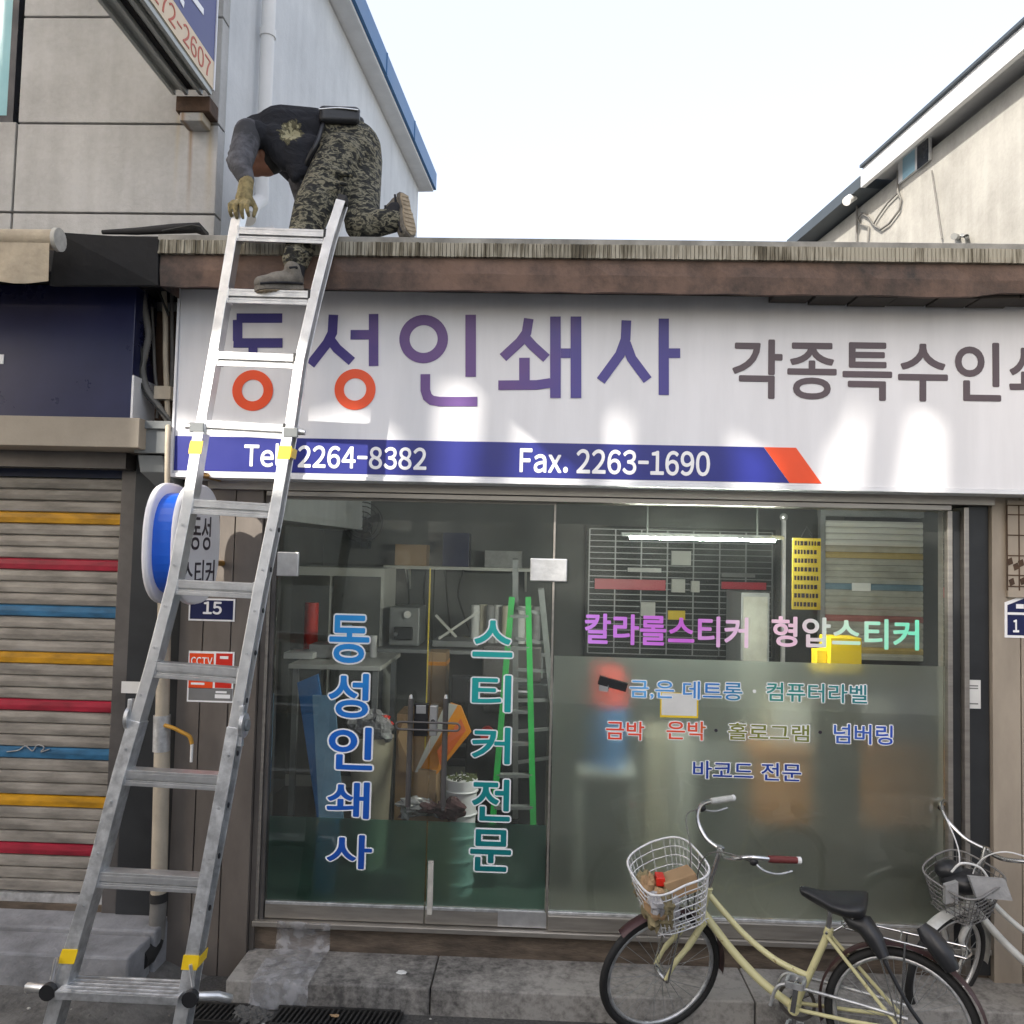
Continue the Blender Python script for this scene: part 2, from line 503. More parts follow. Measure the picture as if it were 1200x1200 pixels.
def m_wall(name):
    """weathered render/concrete: broad tone, fine grain, vertical dirt runs, optional rust streaks"""
    base, dark, streaks, grain = WALLS[name]
    m, n, l, b = newmat(name)
    g = n.new('ShaderNodeNewGeometry')
    a = n.new('ShaderNodeTexNoise'); a.inputs['Scale'].default_value = 1.4; a.inputs['Detail'].default_value = 8; a.inputs['Roughness'].default_value = 0.65
    l.new(g.outputs['Position'], a.inputs[0])
    mp = n.new('ShaderNodeMapping'); mp.inputs['Scale'].default_value = (9, 9, 0.7)
    l.new(g.outputs['Position'], mp.inputs[0])
    s = n.new('ShaderNodeTexNoise'); s.inputs['Scale'].default_value = 1; s.inputs['Detail'].default_value = 5
    l.new(mp.outputs[0], s.inputs[0])
    f = n.new('ShaderNodeTexNoise'); f.inputs['Scale'].default_value = 28; f.inputs['Detail'].default_value = 6; f.inputs['Roughness'].default_value = 0.7
    l.new(g.outputs['Position'], f.inputs[0])
    m1 = n.new('ShaderNodeMath'); m1.operation = 'MULTIPLY_ADD'; m1.inputs[1].default_value = 0.45; l.new(s.outputs[0], m1.inputs[0])
    m2 = n.new('ShaderNodeMath'); m2.operation = 'MULTIPLY_ADD'; m2.inputs[1].default_value = grain; l.new(f.outputs[0], m2.inputs[0])
    l.new(a.outputs[0], m2.inputs[2]); l.new(m2.outputs[0], m1.inputs[2])
    cr = n.new('ShaderNodeValToRGB'); e = cr.color_ramp.elements
    mean = .5 + .225 + .5 * grain; e[0].position = (mean - .22) * .6; e[0].color = (*dark, 1); e[1].position = (mean + .16) * .6; e[1].color = (*base, 1)
    sc2 = n.new('ShaderNodeMath'); sc2.operation = 'MULTIPLY'; sc2.inputs[1].default_value = .6
    l.new(m1.outputs[0], sc2.inputs[0]); l.new(sc2.outputs[0], cr.inputs[0])
    col = cr.outputs[0]
    sp = n.new('ShaderNodeSeparateXYZ'); l.new(g.outputs['Position'], sp.inputs[0])
    for (x, z0, z1, w, c) in streaks:
        d = n.new('ShaderNodeMath'); d.operation = 'SUBTRACT'; d.inputs[1].default_value = x; l.new(sp.outputs[0], d.inputs[0])
        wob = n.new('ShaderNodeMath'); wob.operation = 'MULTIPLY_ADD'; wob.inputs[1].default_value = w * 2.5
        l.new(s.outputs[0], wob.inputs[0]); l.new(d.outputs[0], wob.inputs[2])
        ab = n.new('ShaderNodeMath'); ab.operation = 'ABSOLUTE'
        sh = n.new('ShaderNodeMath'); sh.operation = 'SUBTRACT'; sh.inputs[1].default_value = w * 1.25; l.new(wob.outputs[0], sh.inputs[0]); l.new(sh.outputs[0], ab.inputs[0])
        k = n.new('ShaderNodeMapRange'); k.inputs['From Min'].default_value = w; k.inputs['From Max'].default_value = 0; l.new(ab.outputs[0], k.inputs[0])
        zz = n.new('ShaderNodeMapRange'); zz.inputs['From Min'].default_value = z0; zz.inputs['From Max'].default_value = z1; l.new(sp.outputs[2], zz.inputs[0])
        top = n.new('ShaderNodeMath'); top.operation = 'LESS_THAN'; top.inputs[1].default_value = z1; l.new(sp.outputs[2], top.inputs[0])
        p1 = n.new('ShaderNodeMath'); p1.operation = 'MULTIPLY'; l.new(k.outputs[0], p1.inputs[0]); l.new(zz.outputs[0], p1.inputs[1])
        p2 = n.new('ShaderNodeMath'); p2.operation = 'MULTIPLY'; l.new(p1.outputs[0], p2.inputs[0]); l.new(top.outputs[0], p2.inputs[1])
        mx = n.new('ShaderNodeMix'); mx.data_type = 'RGBA'
        l.new(p2.outputs[0], mx.inputs[0]); l.new(col, mx.inputs[6]); mx.inputs[7].default_value = (*c, 1)
        col = mx.outputs[2]
    l.new(col, b.inputs['Base Color'])
    b.inputs['Roughness'].default_value = 0.88
    bp = n.new('ShaderNodeBump'); bp.inputs['Strength'].default_value = 0.35; bp.inputs['Distance'].default_value = 0.012
    l.new(f.outputs[0], bp.inputs['Height']); l.new(bp.outputs[0], b.inputs['Normal'])
    return m


WALLS = {}
SPECIAL = {'glass': m_glass, 'frosted_film': m_film, 'frosted_film_green': m_film, 'plastic_sheet': m_plastic_sheet, 'camo': m_camo, 'shirt': m_shirt, 'lamp_tube': m_emit, 'eave_strip': m_eave}

D('asphalt', (0.095, 0.092, 0.087), 0.9, var=0.6, scale=60, det=10, bump=0.9, bscale=60)
D('apron', (0.16, 0.155, 0.145), 0.92, var=0.5, scale=7, bump=0.9, bscale=40)
D('kerb_concrete', (0.27, 0.275, 0.29), 0.85, var=0.4, scale=6, det=10, bump=0.5, bscale=50)
D('step_stone', (0.34, 0.325, 0.30), 0.85, var=0.6, scale=38, bump=0.8, bscale=160, det=10, ramp=(.4, .6))
D('sill_dirt', (0.15, 0.115, 0.085), 0.85, var=0.6, scale=5, bump=0.5, bscale=30, stretch=(1, 1, 4))
D('alu', (0.80, 0.80, 0.80), 0.34, 0.85, var=0.18, scale=14, bump=0.08, bscale=60)
D('alu_worn', (0.74, 0.75, 0.76), 0.42, 0.8, var=0.4, scale=18, bump=0.15, bscale=70)
D('steel', (0.44, 0.41, 0.37), 0.38, 0.75, var=0.25, scale=4, stretch=(1, 1, 8))
D('steel_dark', (0.16, 0.15, 0.145), 0.4, 0.6, var=0.3, scale=4)
D('chrome', (0.75, 0.75, 0.75), 0.2, 1.0, var=0.2, scale=20)
D('pillar_panel', (0.20, 0.175, 0.155), 0.42, 0.3, var=0.3, scale=2.2, stretch=(2, 1, 0.8))
D('pillar_beige', (0.42, 0.36, 0.29), 0.5, 0.2, var=0.2, scale=3, stretch=(2, 1, 0.7))
D('jamb_dark', (0.045, 0.048, 0.052), 0.35, 0.3, var=0.3, scale=3)
D('fascia_brown', (0.21, 0.12, 0.085), 0.7, 0.05, col2=(0.115, 0.092, 0.085), scale=2.4, bump=0.6, bscale=14, ramp=(0.46, 0.66), stretch=(1, 1, 1.8), det=12)
D('gutter_edge', (0.34, 0.33, 0.30), 0.6, 0.2, var=0.5, scale=6)
D('black_void', (0.012, 0.012, 0.014), 0.8, var=0.3)
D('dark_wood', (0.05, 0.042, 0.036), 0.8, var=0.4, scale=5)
D('sign_white', (0.80, 0.80, 0.83), 0.38, var=0.09, scale=2.2, stretch=(3, 1, .35), det=8)
D('sign_frame', (0.78, 0.79, 0.82), 0.4, 0.1, var=0.1)
D('sign_blue', srgb(32, 40, 130), 0.35, var=0.1, scale=3)
D('sign_orange', srgb(240, 80, 30), 0.35, var=0.06)
D('print_white', (0.92, 0.92, 0.93), 0.4, var=0.04)
D('print_orange', srgb(236, 84, 40), 0.35, var=0.08)
D('print_brown', srgb(92, 78, 84), 0.4, var=0.15, scale=3)
D('navy', (0.016, 0.02, 0.075), 0.28, var=0.3, scale=2)
D('beige_beam', (0.33, 0.29, 0.235), 0.6, var=0.2, scale=3, bump=0.1)
D('grey_box', (0.20, 0.215, 0.22), 0.5, 0.1, var=0.2, scale=5)
D('shutter_grey', (0.34, 0.315, 0.28), 0.5, 0.2, var=0.5, scale=4, stretch=(1, 1, 4), det=9)
D('shutter_yellow', srgb(205, 150, 20), 0.5, var=0.5, scale=6, det=10, stretch=(1, 1, 3))
D('shutter_red', srgb(165, 30, 55), 0.5, var=0.5, scale=6, det=10, stretch=(1, 1, 3))
D('shutter_blue', srgb(50, 110, 150), 0.5, var=0.5, scale=6, det=10, stretch=(1, 1, 3))
D('shutter_navy', srgb(22, 36, 66), 0.5, var=0.25, scale=5)
D('canvas', (0.47, 0.40, 0.30), 0.9, var=0.3, scale=7, bump=0.6, bscale=25)
D('canvas_dark', (0.02, 0.02, 0.022), 0.8, var=0.4, scale=7, bump=0.4, bscale=20)
D('blue_trim', srgb(38, 100, 152), 0.4, 0.1, var=0.15, scale=2)
D('soffit', (0.74, 0.75, 0.76), 0.7, var=0.1)
D('pvc_white', (0.75, 0.75, 0.74), 0.45, var=0.08, scale=3)
D('pvc_beige', (0.48, 0.42, 0.33), 0.6, var=0.35, scale=6, stretch=(1, 1, 0.6))
D('yellow_pipe', srgb(196, 146, 50), 0.5, var=0.3, scale=12)
D('rubber', (0.018, 0.018, 0.018), 0.75, var=0.3, scale=20)
D('cable_black', (0.02, 0.02, 0.02), 0.6, var=0.3)
D('cable_grey', (0.17, 0.165, 0.155), 0.6, var=0.35, scale=10)
D('rust', (0.10, 0.058, 0.036), 0.85, var=0.5, scale=12, bump=0.5, bscale=40)
D('sign_green_grey', (0.48, 0.50, 0.48), 0.5, 0.2, var=0.15, scale=3)
D('cream', srgb(226, 205, 175), 0.5, var=0.08)
D('purple_blue', srgb(74, 78, 130), 0.45, var=0.08)
D('red_brown_print', srgb(190, 88, 60), 0.5, var=0.08)
D('drum_blue', srgb(38, 100, 215), 0.3, var=0.08)
D('disc_white', (0.78, 0.77, 0.80), 0.35, var=0.06, scale=3)
D('print_dark', (0.03, 0.02, 0.035), 0.4, var=0.1)
D('print_red', srgb(196, 52, 70), 0.4, var=0.1)
D('plate_navy', srgb(26, 34, 82), 0.35, var=0.12, scale=6)
D('brass', srgb(186, 140, 60), 0.4, 0.7, var=0.3, scale=20)
D('yellow_label', srgb(245, 205, 30), 0.45, var=0.1)
D('black_plastic', (0.018, 0.018, 0.02), 0.45, var=0.2, scale=12)
D('grey_print', (0.20, 0.20, 0.20), 0.5, var=0.1)
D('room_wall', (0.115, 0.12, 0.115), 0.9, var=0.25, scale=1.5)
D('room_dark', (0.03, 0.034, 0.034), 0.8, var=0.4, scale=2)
D('room_floor', (0.14, 0.135, 0.12), 0.5, var=0.3, scale=3)
D('white_board', (0.58, 0.58, 0.54), 0.5, var=0.12, scale=4)
D('grey_metal', (0.30, 0.31, 0.31), 0.45, 0.4, var=0.2, scale=6)
D('cardboard', (0.40, 0.26, 0.14), 0.85, var=0.2, scale=6)
D('bin_cream', (0.55, 0.50, 0.38), 0.5, var=0.1)
D('orange_panel', srgb(236, 150, 20), 0.4, var=0.25, scale=6)
D('orange_deep', srgb(200, 90, 15), 0.4, var=0.2, scale=6)
D('green_paint', srgb(40, 170, 75), 0.35, var=0.25, scale=8)
D('blue_plastic', srgb(50, 130, 205), 0.35, var=0.25, scale=5)
D('pale_blue', srgb(120, 165, 200), 0.3, var=0.3, scale=5)
D('red_plastic', srgb(215, 45, 30), 0.4, var=0.15)
D('maroon_cloth', (0.10, 0.045, 0.05), 0.95, var=0.5, scale=20, bump=0.7, bscale=25)
D('clear_bag', (0.45, 0.44, 0.45), 0.25, var=0.4, scale=18, bump=0.9, bscale=22)
D('leaves', (0.09, 0.11, 0.035), 0.8, var=0.5, scale=40)
D('paper_yellow', srgb(222, 196, 60), 0.6, var=0.12)
D('bright_yellow', srgb(232, 200, 40), 0.5, var=0.08)
D('paper', (0.70, 0.70, 0.68), 0.7, var=0.1)
D('paper_grey', (0.33, 0.33, 0.33), 0.8, var=0.25, scale=16, bump=0.4, bscale=30)
D('reflected_yellow', srgb(176, 156, 100), .6, var=.3, scale=6)  # shutter colours paled to imitate a reflection in the glass
D('reflected_blue', srgb(116, 138, 150), .6, var=.3, scale=6)
D('reflected_red', srgb(158, 104, 100), .6, var=.3, scale=6)
D('pale_grey', srgb(168, 168, 158), .6, var=.3, scale=6)
D('counter_front', srgb(214, 140, 56), 0.6, var=0.2, scale=4)
D('brown_wood', (0.26, 0.14, 0.05), 0.55, var=0.3, scale=4)
D('panel_blue', srgb(38, 46, 84), 0.5, var=0.2)
D('bike_cream', srgb(206, 200, 152), 0.42, 0.0, scale=26, coat=0.2, col2=srgb(120, 88, 52), ramp=(.30, .38), det=9)
D('bike_white', (0.62, 0.62, 0.59), 0.4, 0.1, var=0.25, scale=14)
D('wire_white', (0.80, 0.80, 0.81), 0.45, var=0.25, scale=20)
D('wire_grey', (0.24, 0.235, 0.23), 0.5, 0.3, var=0.25, scale=20)
D('fender_maroon', (0.07, 0.032, 0.034), 0.4, 0.2, var=0.3, scale=10)
D('grip_brown', srgb(110, 46, 44), 0.6, var=0.2, scale=30)
D('grip_white', (0.58, 0.58, 0.55), 0.6, var=0.2, scale=30)
D('leather_black', (0.02, 0.021, 0.024), 0.38, var=0.25, scale=12, bump=0.1, bscale=120)
D('sack', (0.30, 0.25, 0.14), 0.85, var=0.5, scale=22, bump=0.8, bscale=30)
D('skin', srgb(150, 104, 82), 0.55, var=0.15, scale=12)
D('sleeve_grey', (0.12, 0.12, 0.135), 0.9, var=0.65, scale=11, bump=1.0, bscale=9, ramp=(.42, .6))
D('glove', (0.36, 0.29, 0.14), 0.9, var=0.5, scale=40, bump=0.5, bscale=90)
D('shoe', (0.22, 0.20, 0.17), 0.85, var=0.55, scale=18, bump=0.3, bscale=60)
D('sole', (0.40, 0.32, 0.22), 0.8, var=0.35, scale=26, bump=0.8, bscale=40)
D('sock_dark', (0.02, 0.02, 0.024), 0.9, var=0.3)
D('hair', (0.015, 0.013, 0.012), 0.7, var=0.3, scale=40)
D('plaster_shade', (0.5, 0.5, 0.5), 0.9)
D('roof_white', (0.72, 0.73, 0.74), 0.45, 0.2, var=0.1, scale=3)
D('roof_dark', (0.06, 0.075, 0.09), 0.5, 0.2, var=0.2)
D('win_pale', srgb(160, 200, 220), 0.15, var=0.2, scale=2)
D('win_dark', (0.03, 0.035, 0.05), 0.15, var=0.2)
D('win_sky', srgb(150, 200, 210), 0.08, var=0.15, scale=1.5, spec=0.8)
D('opp_wall', (0.62, 0.60, 0.56), 0.9, var=0.2, scale=1)
D('opp_dark', (0.06, 0.06, 0.06), 0.7, var=0.3, scale=1)
D('grate', (0.05, 0.048, 0.045), 0.6, 0.4, var=0.4, scale=20)
D('gravel', (0.16, 0.15, 0.13), 0.95, var=0.5, scale=30)
D('lock_silver', (0.55, 0.55, 0.55), 0.35, 0.7, var=0.2)
D('pitted_white', (0.55, 0.53, 0.48), 0.7, var=0.35, scale=20)


def smooth0(pts, k=5):
    out = []
    for i in range(len(pts) - 1):
        p0, p1, p2, p3 = pts[max(i - 1, 0)], pts[i], pts[i + 1], pts[min(i + 2, len(pts) - 1)]
        for j in range(k):
            t = j / k
            out.append(0.5 * ((2 * p1) + (p2 - p0) * t + (2 * p0 - 5 * p1 + 4 * p2 - p3) * t * t + (3 * p1 - 3 * p2 + p3 - p0) * t ** 3))
    return out + [pts[-1]]


# ------------------------------------------------------------------ lettering
def glyphs(s, off=0.0, ext=0.02, sp=1.0):
    c = bpy.data.curves.new('glyphs', 'FONT')
    c.body = s; c.offset = off; c.extrude = ext; c.space_character = sp; c.resolution_u = 5
    o = bpy.data.objects.new('glyphs', c)
    COL.objects.link(o)
    bpy.context.view_layer.update()
    dg = bpy.context.evaluated_depsgraph_get()
    me = bpy.data.meshes.new_from_object(o.evaluated_get(dg))
    vs = [v.co.copy() for v in me.vertices]; fs = [tuple(p.vertices) for p in me.polygons]
    bpy.data.meshes.remove(me); bpy.data.objects.remove(o); bpy.data.curves.remove(c)
    return vs, fs


def shape(s, sp):
    """outline of a string; latin letters and figures come from the same sans face as the Hangul, packed by their own widths"""
    if any(ord(c) > 0x2e80 for c in s):
        return glyphs(s, 0, 0.02, sp)
    V, F, x = [], [], 0.0
    for c in s:
        if c == ' ':
            x += .28; continue
        vs, fs = glyphs(chr(ord(c) + 0xFEE0) if c != '\u00b7' else c, 0, 0.02, 1)
        x0 = min(v.x for v in vs); x1 = max(v.x for v in vs); k = .55 if c == '-' else 1.0
        bb = len(V)
        V += [Vector(((v.x - x0) * k + x, v.y, v.z)) for v in vs]; F += [tuple(i + bb for i in f) for f in fs]
        x += (x1 - x0) * k + (.115 if c != '1' else .10)
    return V, F


def text(mb, s, o, ex, ez, n, w, h, mat, off=0.015, t=0.002, outline=None, omat='print_white', sp=1.0):
    """text fitted in the w x h box whose lower left corner is o; ex reads along, ez up, n towards the reader.
    weight and outline are made by stacking shifted copies, each a hair in front of the last"""
    o, ex, ez, n = Vector(o), Vector(ex), Vector(ez), Vector(n)
    vs, fs = shape(s, sp)
    x0 = min(v.x for v in vs) - off; x1 = max(v.x for v in vs) + off; y0 = min(v.y for v in vs) - off; y1 = max(v.y for v in vs) + off
    kx, ky = w / (x1 - x0), h / (y1 - y0)
    def layer(r, num, base, th, mt):
        sh = [(0, 0)] + ([(r * math.cos(2 * math.pi * k / num), r * math.sin(2 * math.pi * k / num)) for k in range(num)] if r > 0 else [])
        for k, (dx, dy) in enumerate(sh):
            mb.add([o + ex * ((v.x + dx - x0) * kx) + ez * ((v.y + dy - y0) * ky) + n * (base + k * .00002 + (v.z + 0.02) / 0.04 * th) for v in vs], fs, mt)
    layer(off, 8, 0.0014 if outline else 0.0004, t, mat)
    if outline:
        layer(off + outline, 12, 0.0003, .0006, omat)


def text_px(mb, s, box, Y, mat, **k):
    u0, v0, u1, v1 = box
    a, b = P(u0, (v0 + v1) / 2, Y), P(u1, (v0 + v1) / 2, Y)
    c, d = P((u0 + u1) / 2, v1, Y), P((u0 + u1) / 2, v0, Y)
    text(mb, s, (a.x, Y, c.z), (1, 0, 0), (0, 0, 1), (0, -1, 0), b.x - a.x, d.z - c.z, mat, **k)


def ribbon(mb, pts, w, Y, t, mat):
    """flat stroke through px points on the plane y=Y"""
    p = [P(u, v, Y) for u, v in pts]
    q = [Vector((a.x, a.z)) for a in p]
    L, Rr = [], []
    hw = w / 2
    for i, a in enumerate(q):
        d0 = (q[i] - q[i - 1]).normalized() if i else None
        d1 = (q[i + 1] - q[i]).normalized() if i < len(q) - 1 else None
        d = (d0 + d1).normalized() if d0 and d1 else (d0 or d1)
        nn = Vector((-d.y, d.x))
        k = 1.0
        if d0 and d1:
            k = 1 / max(0.5, nn.dot(Vector((-d0.y, d0.x))))
        L.append(a + nn * hw * k); Rr.append(a - nn * hw * k)
    mb.prism([(a.x, a.y) for a in L] + [(a.x, a.y) for a in reversed(Rr)], Y - t, Y, mat)


# ------------------------------------------------------------------ ground
g = MB(); g.add([(-60, -60, 0), (60, -60, 0), (60, 60, 0), (-60, 60, 0)], [(0, 1, 2, 3)])
structure(g, 'street', 'asphalt')
ap = MB()
nx, ny = 40, 10
xs0, xs1 = -4.6, -1.72
pts = []
for j in range(ny + 1):
    for i in range(nx + 1):
        x = xs0 + (xs1 - xs0) * i / nx; y = -1.25 + 1.2 * j / ny
        e = min(1, j / 3.0) * min(1, (nx - i) / 5.0)
        pts.append((x, y, -0.01 + 0.115 * e + random.uniform(-.008, .008)))
ap.add(pts, [(j * (nx + 1) + i, j * (nx + 1) + i + 1, (j + 1) * (nx + 1) + i + 1, (j + 1) * (nx + 1) + i) for j in range(ny) for i in range(nx)], None, True)
structure(ap, 'pavement', 'apron')

# step stones in front of the shop, kerb step in front of the shuttered shop
st = MB()
z_step = 0.13
xa, xb, xc = P(272, 1140, -.27).x, P(507, 1140, -.27).x, P(880, 1150, -.27).x
for a, b in ((xa, xb - .003), (xb + .003, xc - .003), (xc + .003, 4.6)):
    st.box((a, -.36, -.02), (b, 0.02, z_step))
STEPS = [(st, 'stone_step', 'granite', .008)]
kb = MB()
kx = P(172, 1110, -.3).x
kb.box((-4.8, -.2, 0), (kx, .06, .285)); kb.box((-4.8, -.45, 0), (kx - .02, -.205, .262))
STEPS.append((kb, 'kerb_step', 'kerb_concrete', .012))
for (u0, u1, lab) in ((222, 290, 'short iron drain grate beside the ladder foot'), (324, 468, 'long iron drain grate below the plastic strip on the step')):
    a, b = P(u0, 1190, -.42).x, P(u1, 1190, -.42).x
    m = MB(); y0, y1 = -.55, -.375
    m.box((a, y0, .0), (b, y0 + .015, .03)); m.box((a, y1 - .015, .0), (b, y1, .03))
    k = a
    while k < b:
        m.beam((k, y0 + .015, .018), (k + .02, y1 - .015, .018), .010, .02, (1, 0, 0)); k += .026
    m.box((a, y0 + .016, .004), (b, y1 - .016, .007), 'black_void')
    solo(m, 'drain_grate', 'grate', lab, 'drain grate', group='drain grates at the kerb')
m = MB()
c0 = G(306, 1180, .02)
for k in range(26):
    a = random.uniform(0, 6.28); rr = random.uniform(0, .11)
    m.crumple((c0.x + rr * math.cos(a), -.46 + rr * .5 * math.sin(a), .015), (random.uniform(.02, .05), random.uniform(.02, .05), random.uniform(.01, .03)), None)
solo(m, 'rubble_heap', 'apron', 'small heap of grey mortar rubble between the two drain grates', 'rubble')
m = MB()
for k in range(420):
    x = random.uniform(-2.6, 3.2); y = random.uniform(-1.2, -.30)
    zb = 0.10 if x < -1.9 else 0
    r_ = random.uniform(.003, .010)
    m.ball((x, y, zb + r_ * .4), (r_ * 1.3, r_, r_ * .7), random.choice(['gravel', 'gravel', 'pitted_white', 'apron']), 6, 4)
solo(m, 'gravel', 'gravel', 'loose grit and small stones scattered on the asphalt', 'gravel', kind='stuff')

LT_ = (('cigarette_butt', 'cigarette butt lying on the pavement left of the ladder foot', 88, 1172, 'pitted_white', (.018, .004, .004)), ('paper_scrap', 'crushed white paper scrap on the step below the right door', 470, 1145, 'paper', (.03, .018, .006)), ('dry_leaf', 'dry brown leaf lying on the long drain grate', 392, 1186, 'cardboard', (.022, .014, .003)), ('candy_wrapper', 'flattened pale wrapper lying on the asphalt under the cream bicycle', 900, 1190, 'pitted_white', (.03, .016, .003)))
for nm, lab, u, v, mt, r_ in LT_:
    c = G(u, v, .0); zz_ = .105 if u < 100 else .0
    if v == 1145: c = P(u, 1146, -.22); zz_ = z_step
    if v == 1186: c = P(u, 1190, -.46); zz_ = .031
    q = MB(); q.crumple((c.x, c.y, zz_ + r_[2]), r_, mt, .35, 9, 5); solo(q, nm, mt, lab, 'litter')

# ------------------------------------------------------------------ opposite side of the street (behind the camera: reflections, tall block added for shade)
OY = -8.5
opp = thing('opposite_building', 'concrete building across the street seen only in reflection with a tall slotted block added to shape sunlight', 'building', (-5, OY, 0))
m = MB()
ztop, s0, s1 = 12.0, 8.2, 9.24
TX0, TX1 = -9.95, -2.3
m.box((TX0, OY - .45, 3.31), (TX1, OY - .3, s0)); m.box((TX0, OY - .45, s1), (TX1, OY - .3, ztop))  # tall block and slot added to shade the front and pass sun patches
m.box((TX0, OY - .45, s0), (-8.55, OY - .3, s1)); m.box((-4.36, OY - .45, s0), (TX1, OY - .3, s1))
m.box((-22, OY - 4, 0), (22, OY - .3, 3.3))


def opx(u):
    return (u - 635) * .00443 - 6.47


# unseen blockers added in the slot, cut to shape light patches on the sign
for (u0, u1, du) in ((480, 500, 0), (556, 580, 20), (702, 724, -30), (742, 790, 12), (812, 870, -34), (906, 940, 26), (1000, 1026, 30)):
    x0, x1 = opx(u0), opx(u1); d = du * .00443
    m.extr([(x0, OY - .42, s0), (x1, OY - .42, s0), (x1 + d + .05, OY - .42, s1), (x0 + d - .05, OY - .42, s1)], (0, .08, 0))
m.extr([(opx(600), OY - .41, s1), (opx(760), OY - .41, s1), (opx(690), OY - .41, s1 - .30)], (0, .08, 0))
m.extr([(opx(760), OY - .40, s1), (opx(1000), OY - .40, s1), (opx(900), OY - .40, s1 - .38)], (0, .08, 0))
m.extr([(opx(930), OY - .41, s1), (opx(1010), OY - .41, s1), (opx(985), OY - .41, s1 - .22), (opx(930), OY - .41, s1 - .62)], (0, .08, 0))
m.extr([(opx(1020), OY - .41, s1), (opx(1120), OY - .41, s1), (opx(1120), OY - .41, s1 - .20), (opx(1060), OY - .41, s1 - .12), (opx(1020), OY - .41, s1 - .55)], (0, .08, 0))
m.extr([(opx(180), OY - .41, s1), (opx(490), OY - .41, s1), (opx(490), OY - .41, s1 - .36), (opx(400), OY - .41, s1 - .16), (opx(300), OY - .41, s1 - .30), (opx(180), OY - .41, s1 - .22)], (0, .08, 0))
m.build('wall', 'opp_wall', opp)
m = MB()
for (u0, u1, w) in ((960, 1087, 'shutter'), (1130, 1290, 'shutter'), (660, 900, 'glass')):
    xa, xb = P(u0, 690, 0).x * 2.81, P(u1, 690, 0).x * 2.81
    if w == 'shutter':
        for k in range(16):
            c = {2: 'shutter_yellow', 6: 'shutter_blue', 9: 'shutter_red', 13: 'shutter_yellow'}.get(k, 'shutter_grey')
            m.box((xa, OY - .29, 2.9 - k * .14), (xb, OY - .25, 2.9 - k * .14 - .135), c)
m.build('shutter', 'shutter_grey', opp)
for i in range(-6, 7):
    for z in ((4.2, 6.3) if i in (-3, -2) else ()):
        m = MB(); m.box((i * 2.6 - .7, OY - .29, z), (i * 2.6 + .7, OY - .27, z + 1.2)); m.build('window', 'win_pale', opp)
    if i not in (2, 3):
        m = MB(); m.box((i * 2.6 - 1.1, OY - .29, .1), (i * 2.6 + 1.1, OY - .26, 2.5)); m.build('shop_front', random.choice(['opp_dark', 'white_board', 'grey_metal', 'navy']), opp)

# ------------------------------------------------------------------ left concrete building
C0 = P(256, 150, 0.0); C1 = P(489, 260, 5.3)
zE = P(495, 222, 5.35).z
sdir = (C1 - C0); sdir.z = 0; sdir.normalize()
snorm = Vector((sdir.y, -sdir.x, 0))   # outward, towards +x
WALLS['concrete'] = ((0.50, 0.50, 0.50), (0.34, 0.338, 0.332), [(P(222, 200, 0).x, P(222, 262, 0).z, P(222, 130, 0).z, .018, (0.25, 0.15, 0.07)), (P(246, 200, 0).x, P(246, 262, 0).z, P(246, 120, 0).z, .03, (0.40, 0.32, 0.2)), (P(206, 200, 0).x, P(206, 240, 0).z, P(206, 130, 0).z, .02, (0.42, 0.38, 0.3))], 0.35)
WALLS['side_render'] = ((0.66, 0.68, 0.70), (0.52, 0.54, 0.56), [], 0.15)
WALLS['worn_fascia'] = ((0.20, 0.13, 0.10), (0.05, 0.043, 0.041), [], 0.4)
WALLS['granite'] = ((0.32, 0.305, 0.28), (0.085, 0.08, 0.075), [], 0.9)
WALLS['plaster'] = ((0.41, 0.40, 0.37), (0.28, 0.272, 0.25), [], 0.3)
for w in WALLS: SPECIAL[w] = m_wall
lb = thing('concrete_building', 'grey panelled concrete building with white rendered side wall and blue roof edge', 'building', (C0.x - 2, .5, 0))
STEPS[1][0].build(STEPS[1][1], STEPS[1][2], lb, STEPS[1][3])
m = MB()
zb = 2.9
lines = [P(150, v, 0).z for v in (250, 145, 20)] + [zE]
zprev = zb
xv = P(17, 200, 0).x
wx1, wz0 = P(20, 70, 0).x, P(10, 147, 0).z
for k, z in enumerate(lines):
    for (x0, x1) in ((-8.5, xv - .006), (xv + .006, C0.x)):
        zz0, zz1 = zprev + .006, z - .006
        if x0 < -5 and k == 3:      # window bay
            m.box((-8.5, 0, zz0), (-4.2, .1, zz1))
            m.box((-4.2, 0, zz0 + 2.2), (x1, .1, zz1))
        elif x0 < -5 and k == 2:
            m.box((-8.5, 0, zz0), (-4.2, .1, zz1))
            m.box((-4.2, 0, zz0), (x1, .1, wz0))
        else:
            m.box((x0, 0, zz0), (x1, .1, zz1))
    zprev = z
m.build('front_wall', 'concrete', lb, 0.004)
m = MB()
m.box((-8.5, .1, 0), (C0.x - .01, .6, zE), 'concrete')
m.build('wall_core', 'concrete', lb)
m = MB()
c0 = Vector((C0.x, .0, 0)); c1 = Vector((C1.x, C1.y, 0))
pl = [c0 + Vector((0, .1, 0)), c1, c1 + Vector((-6, 0, 0)), Vector((-8.5, .6, 0)), c0 + Vector((-.01, .6, 0)), c0 + Vector((-.01, .1, 0))]
m.extr([p + Vector((0, 0, 2.5)) for p in pl], (0, 0, zE - 2.5 - .01))
m.build('side_wall', 'side_render', lb)
m = MB()
o_ = .16
e0, e1 = c0 - sdir * 2.0 + snorm * o_, c1 + sdir * .12 + snorm * o_
i0, i1 = c0 - sdir * 2.0 - snorm * 1.5, c1 + sdir * .12 - snorm * 1.5
m.extr([Vector((p.x, p.y, zE)) for p in (e0, e1, i1, i0)], (0, 0, .03), 'soffit')
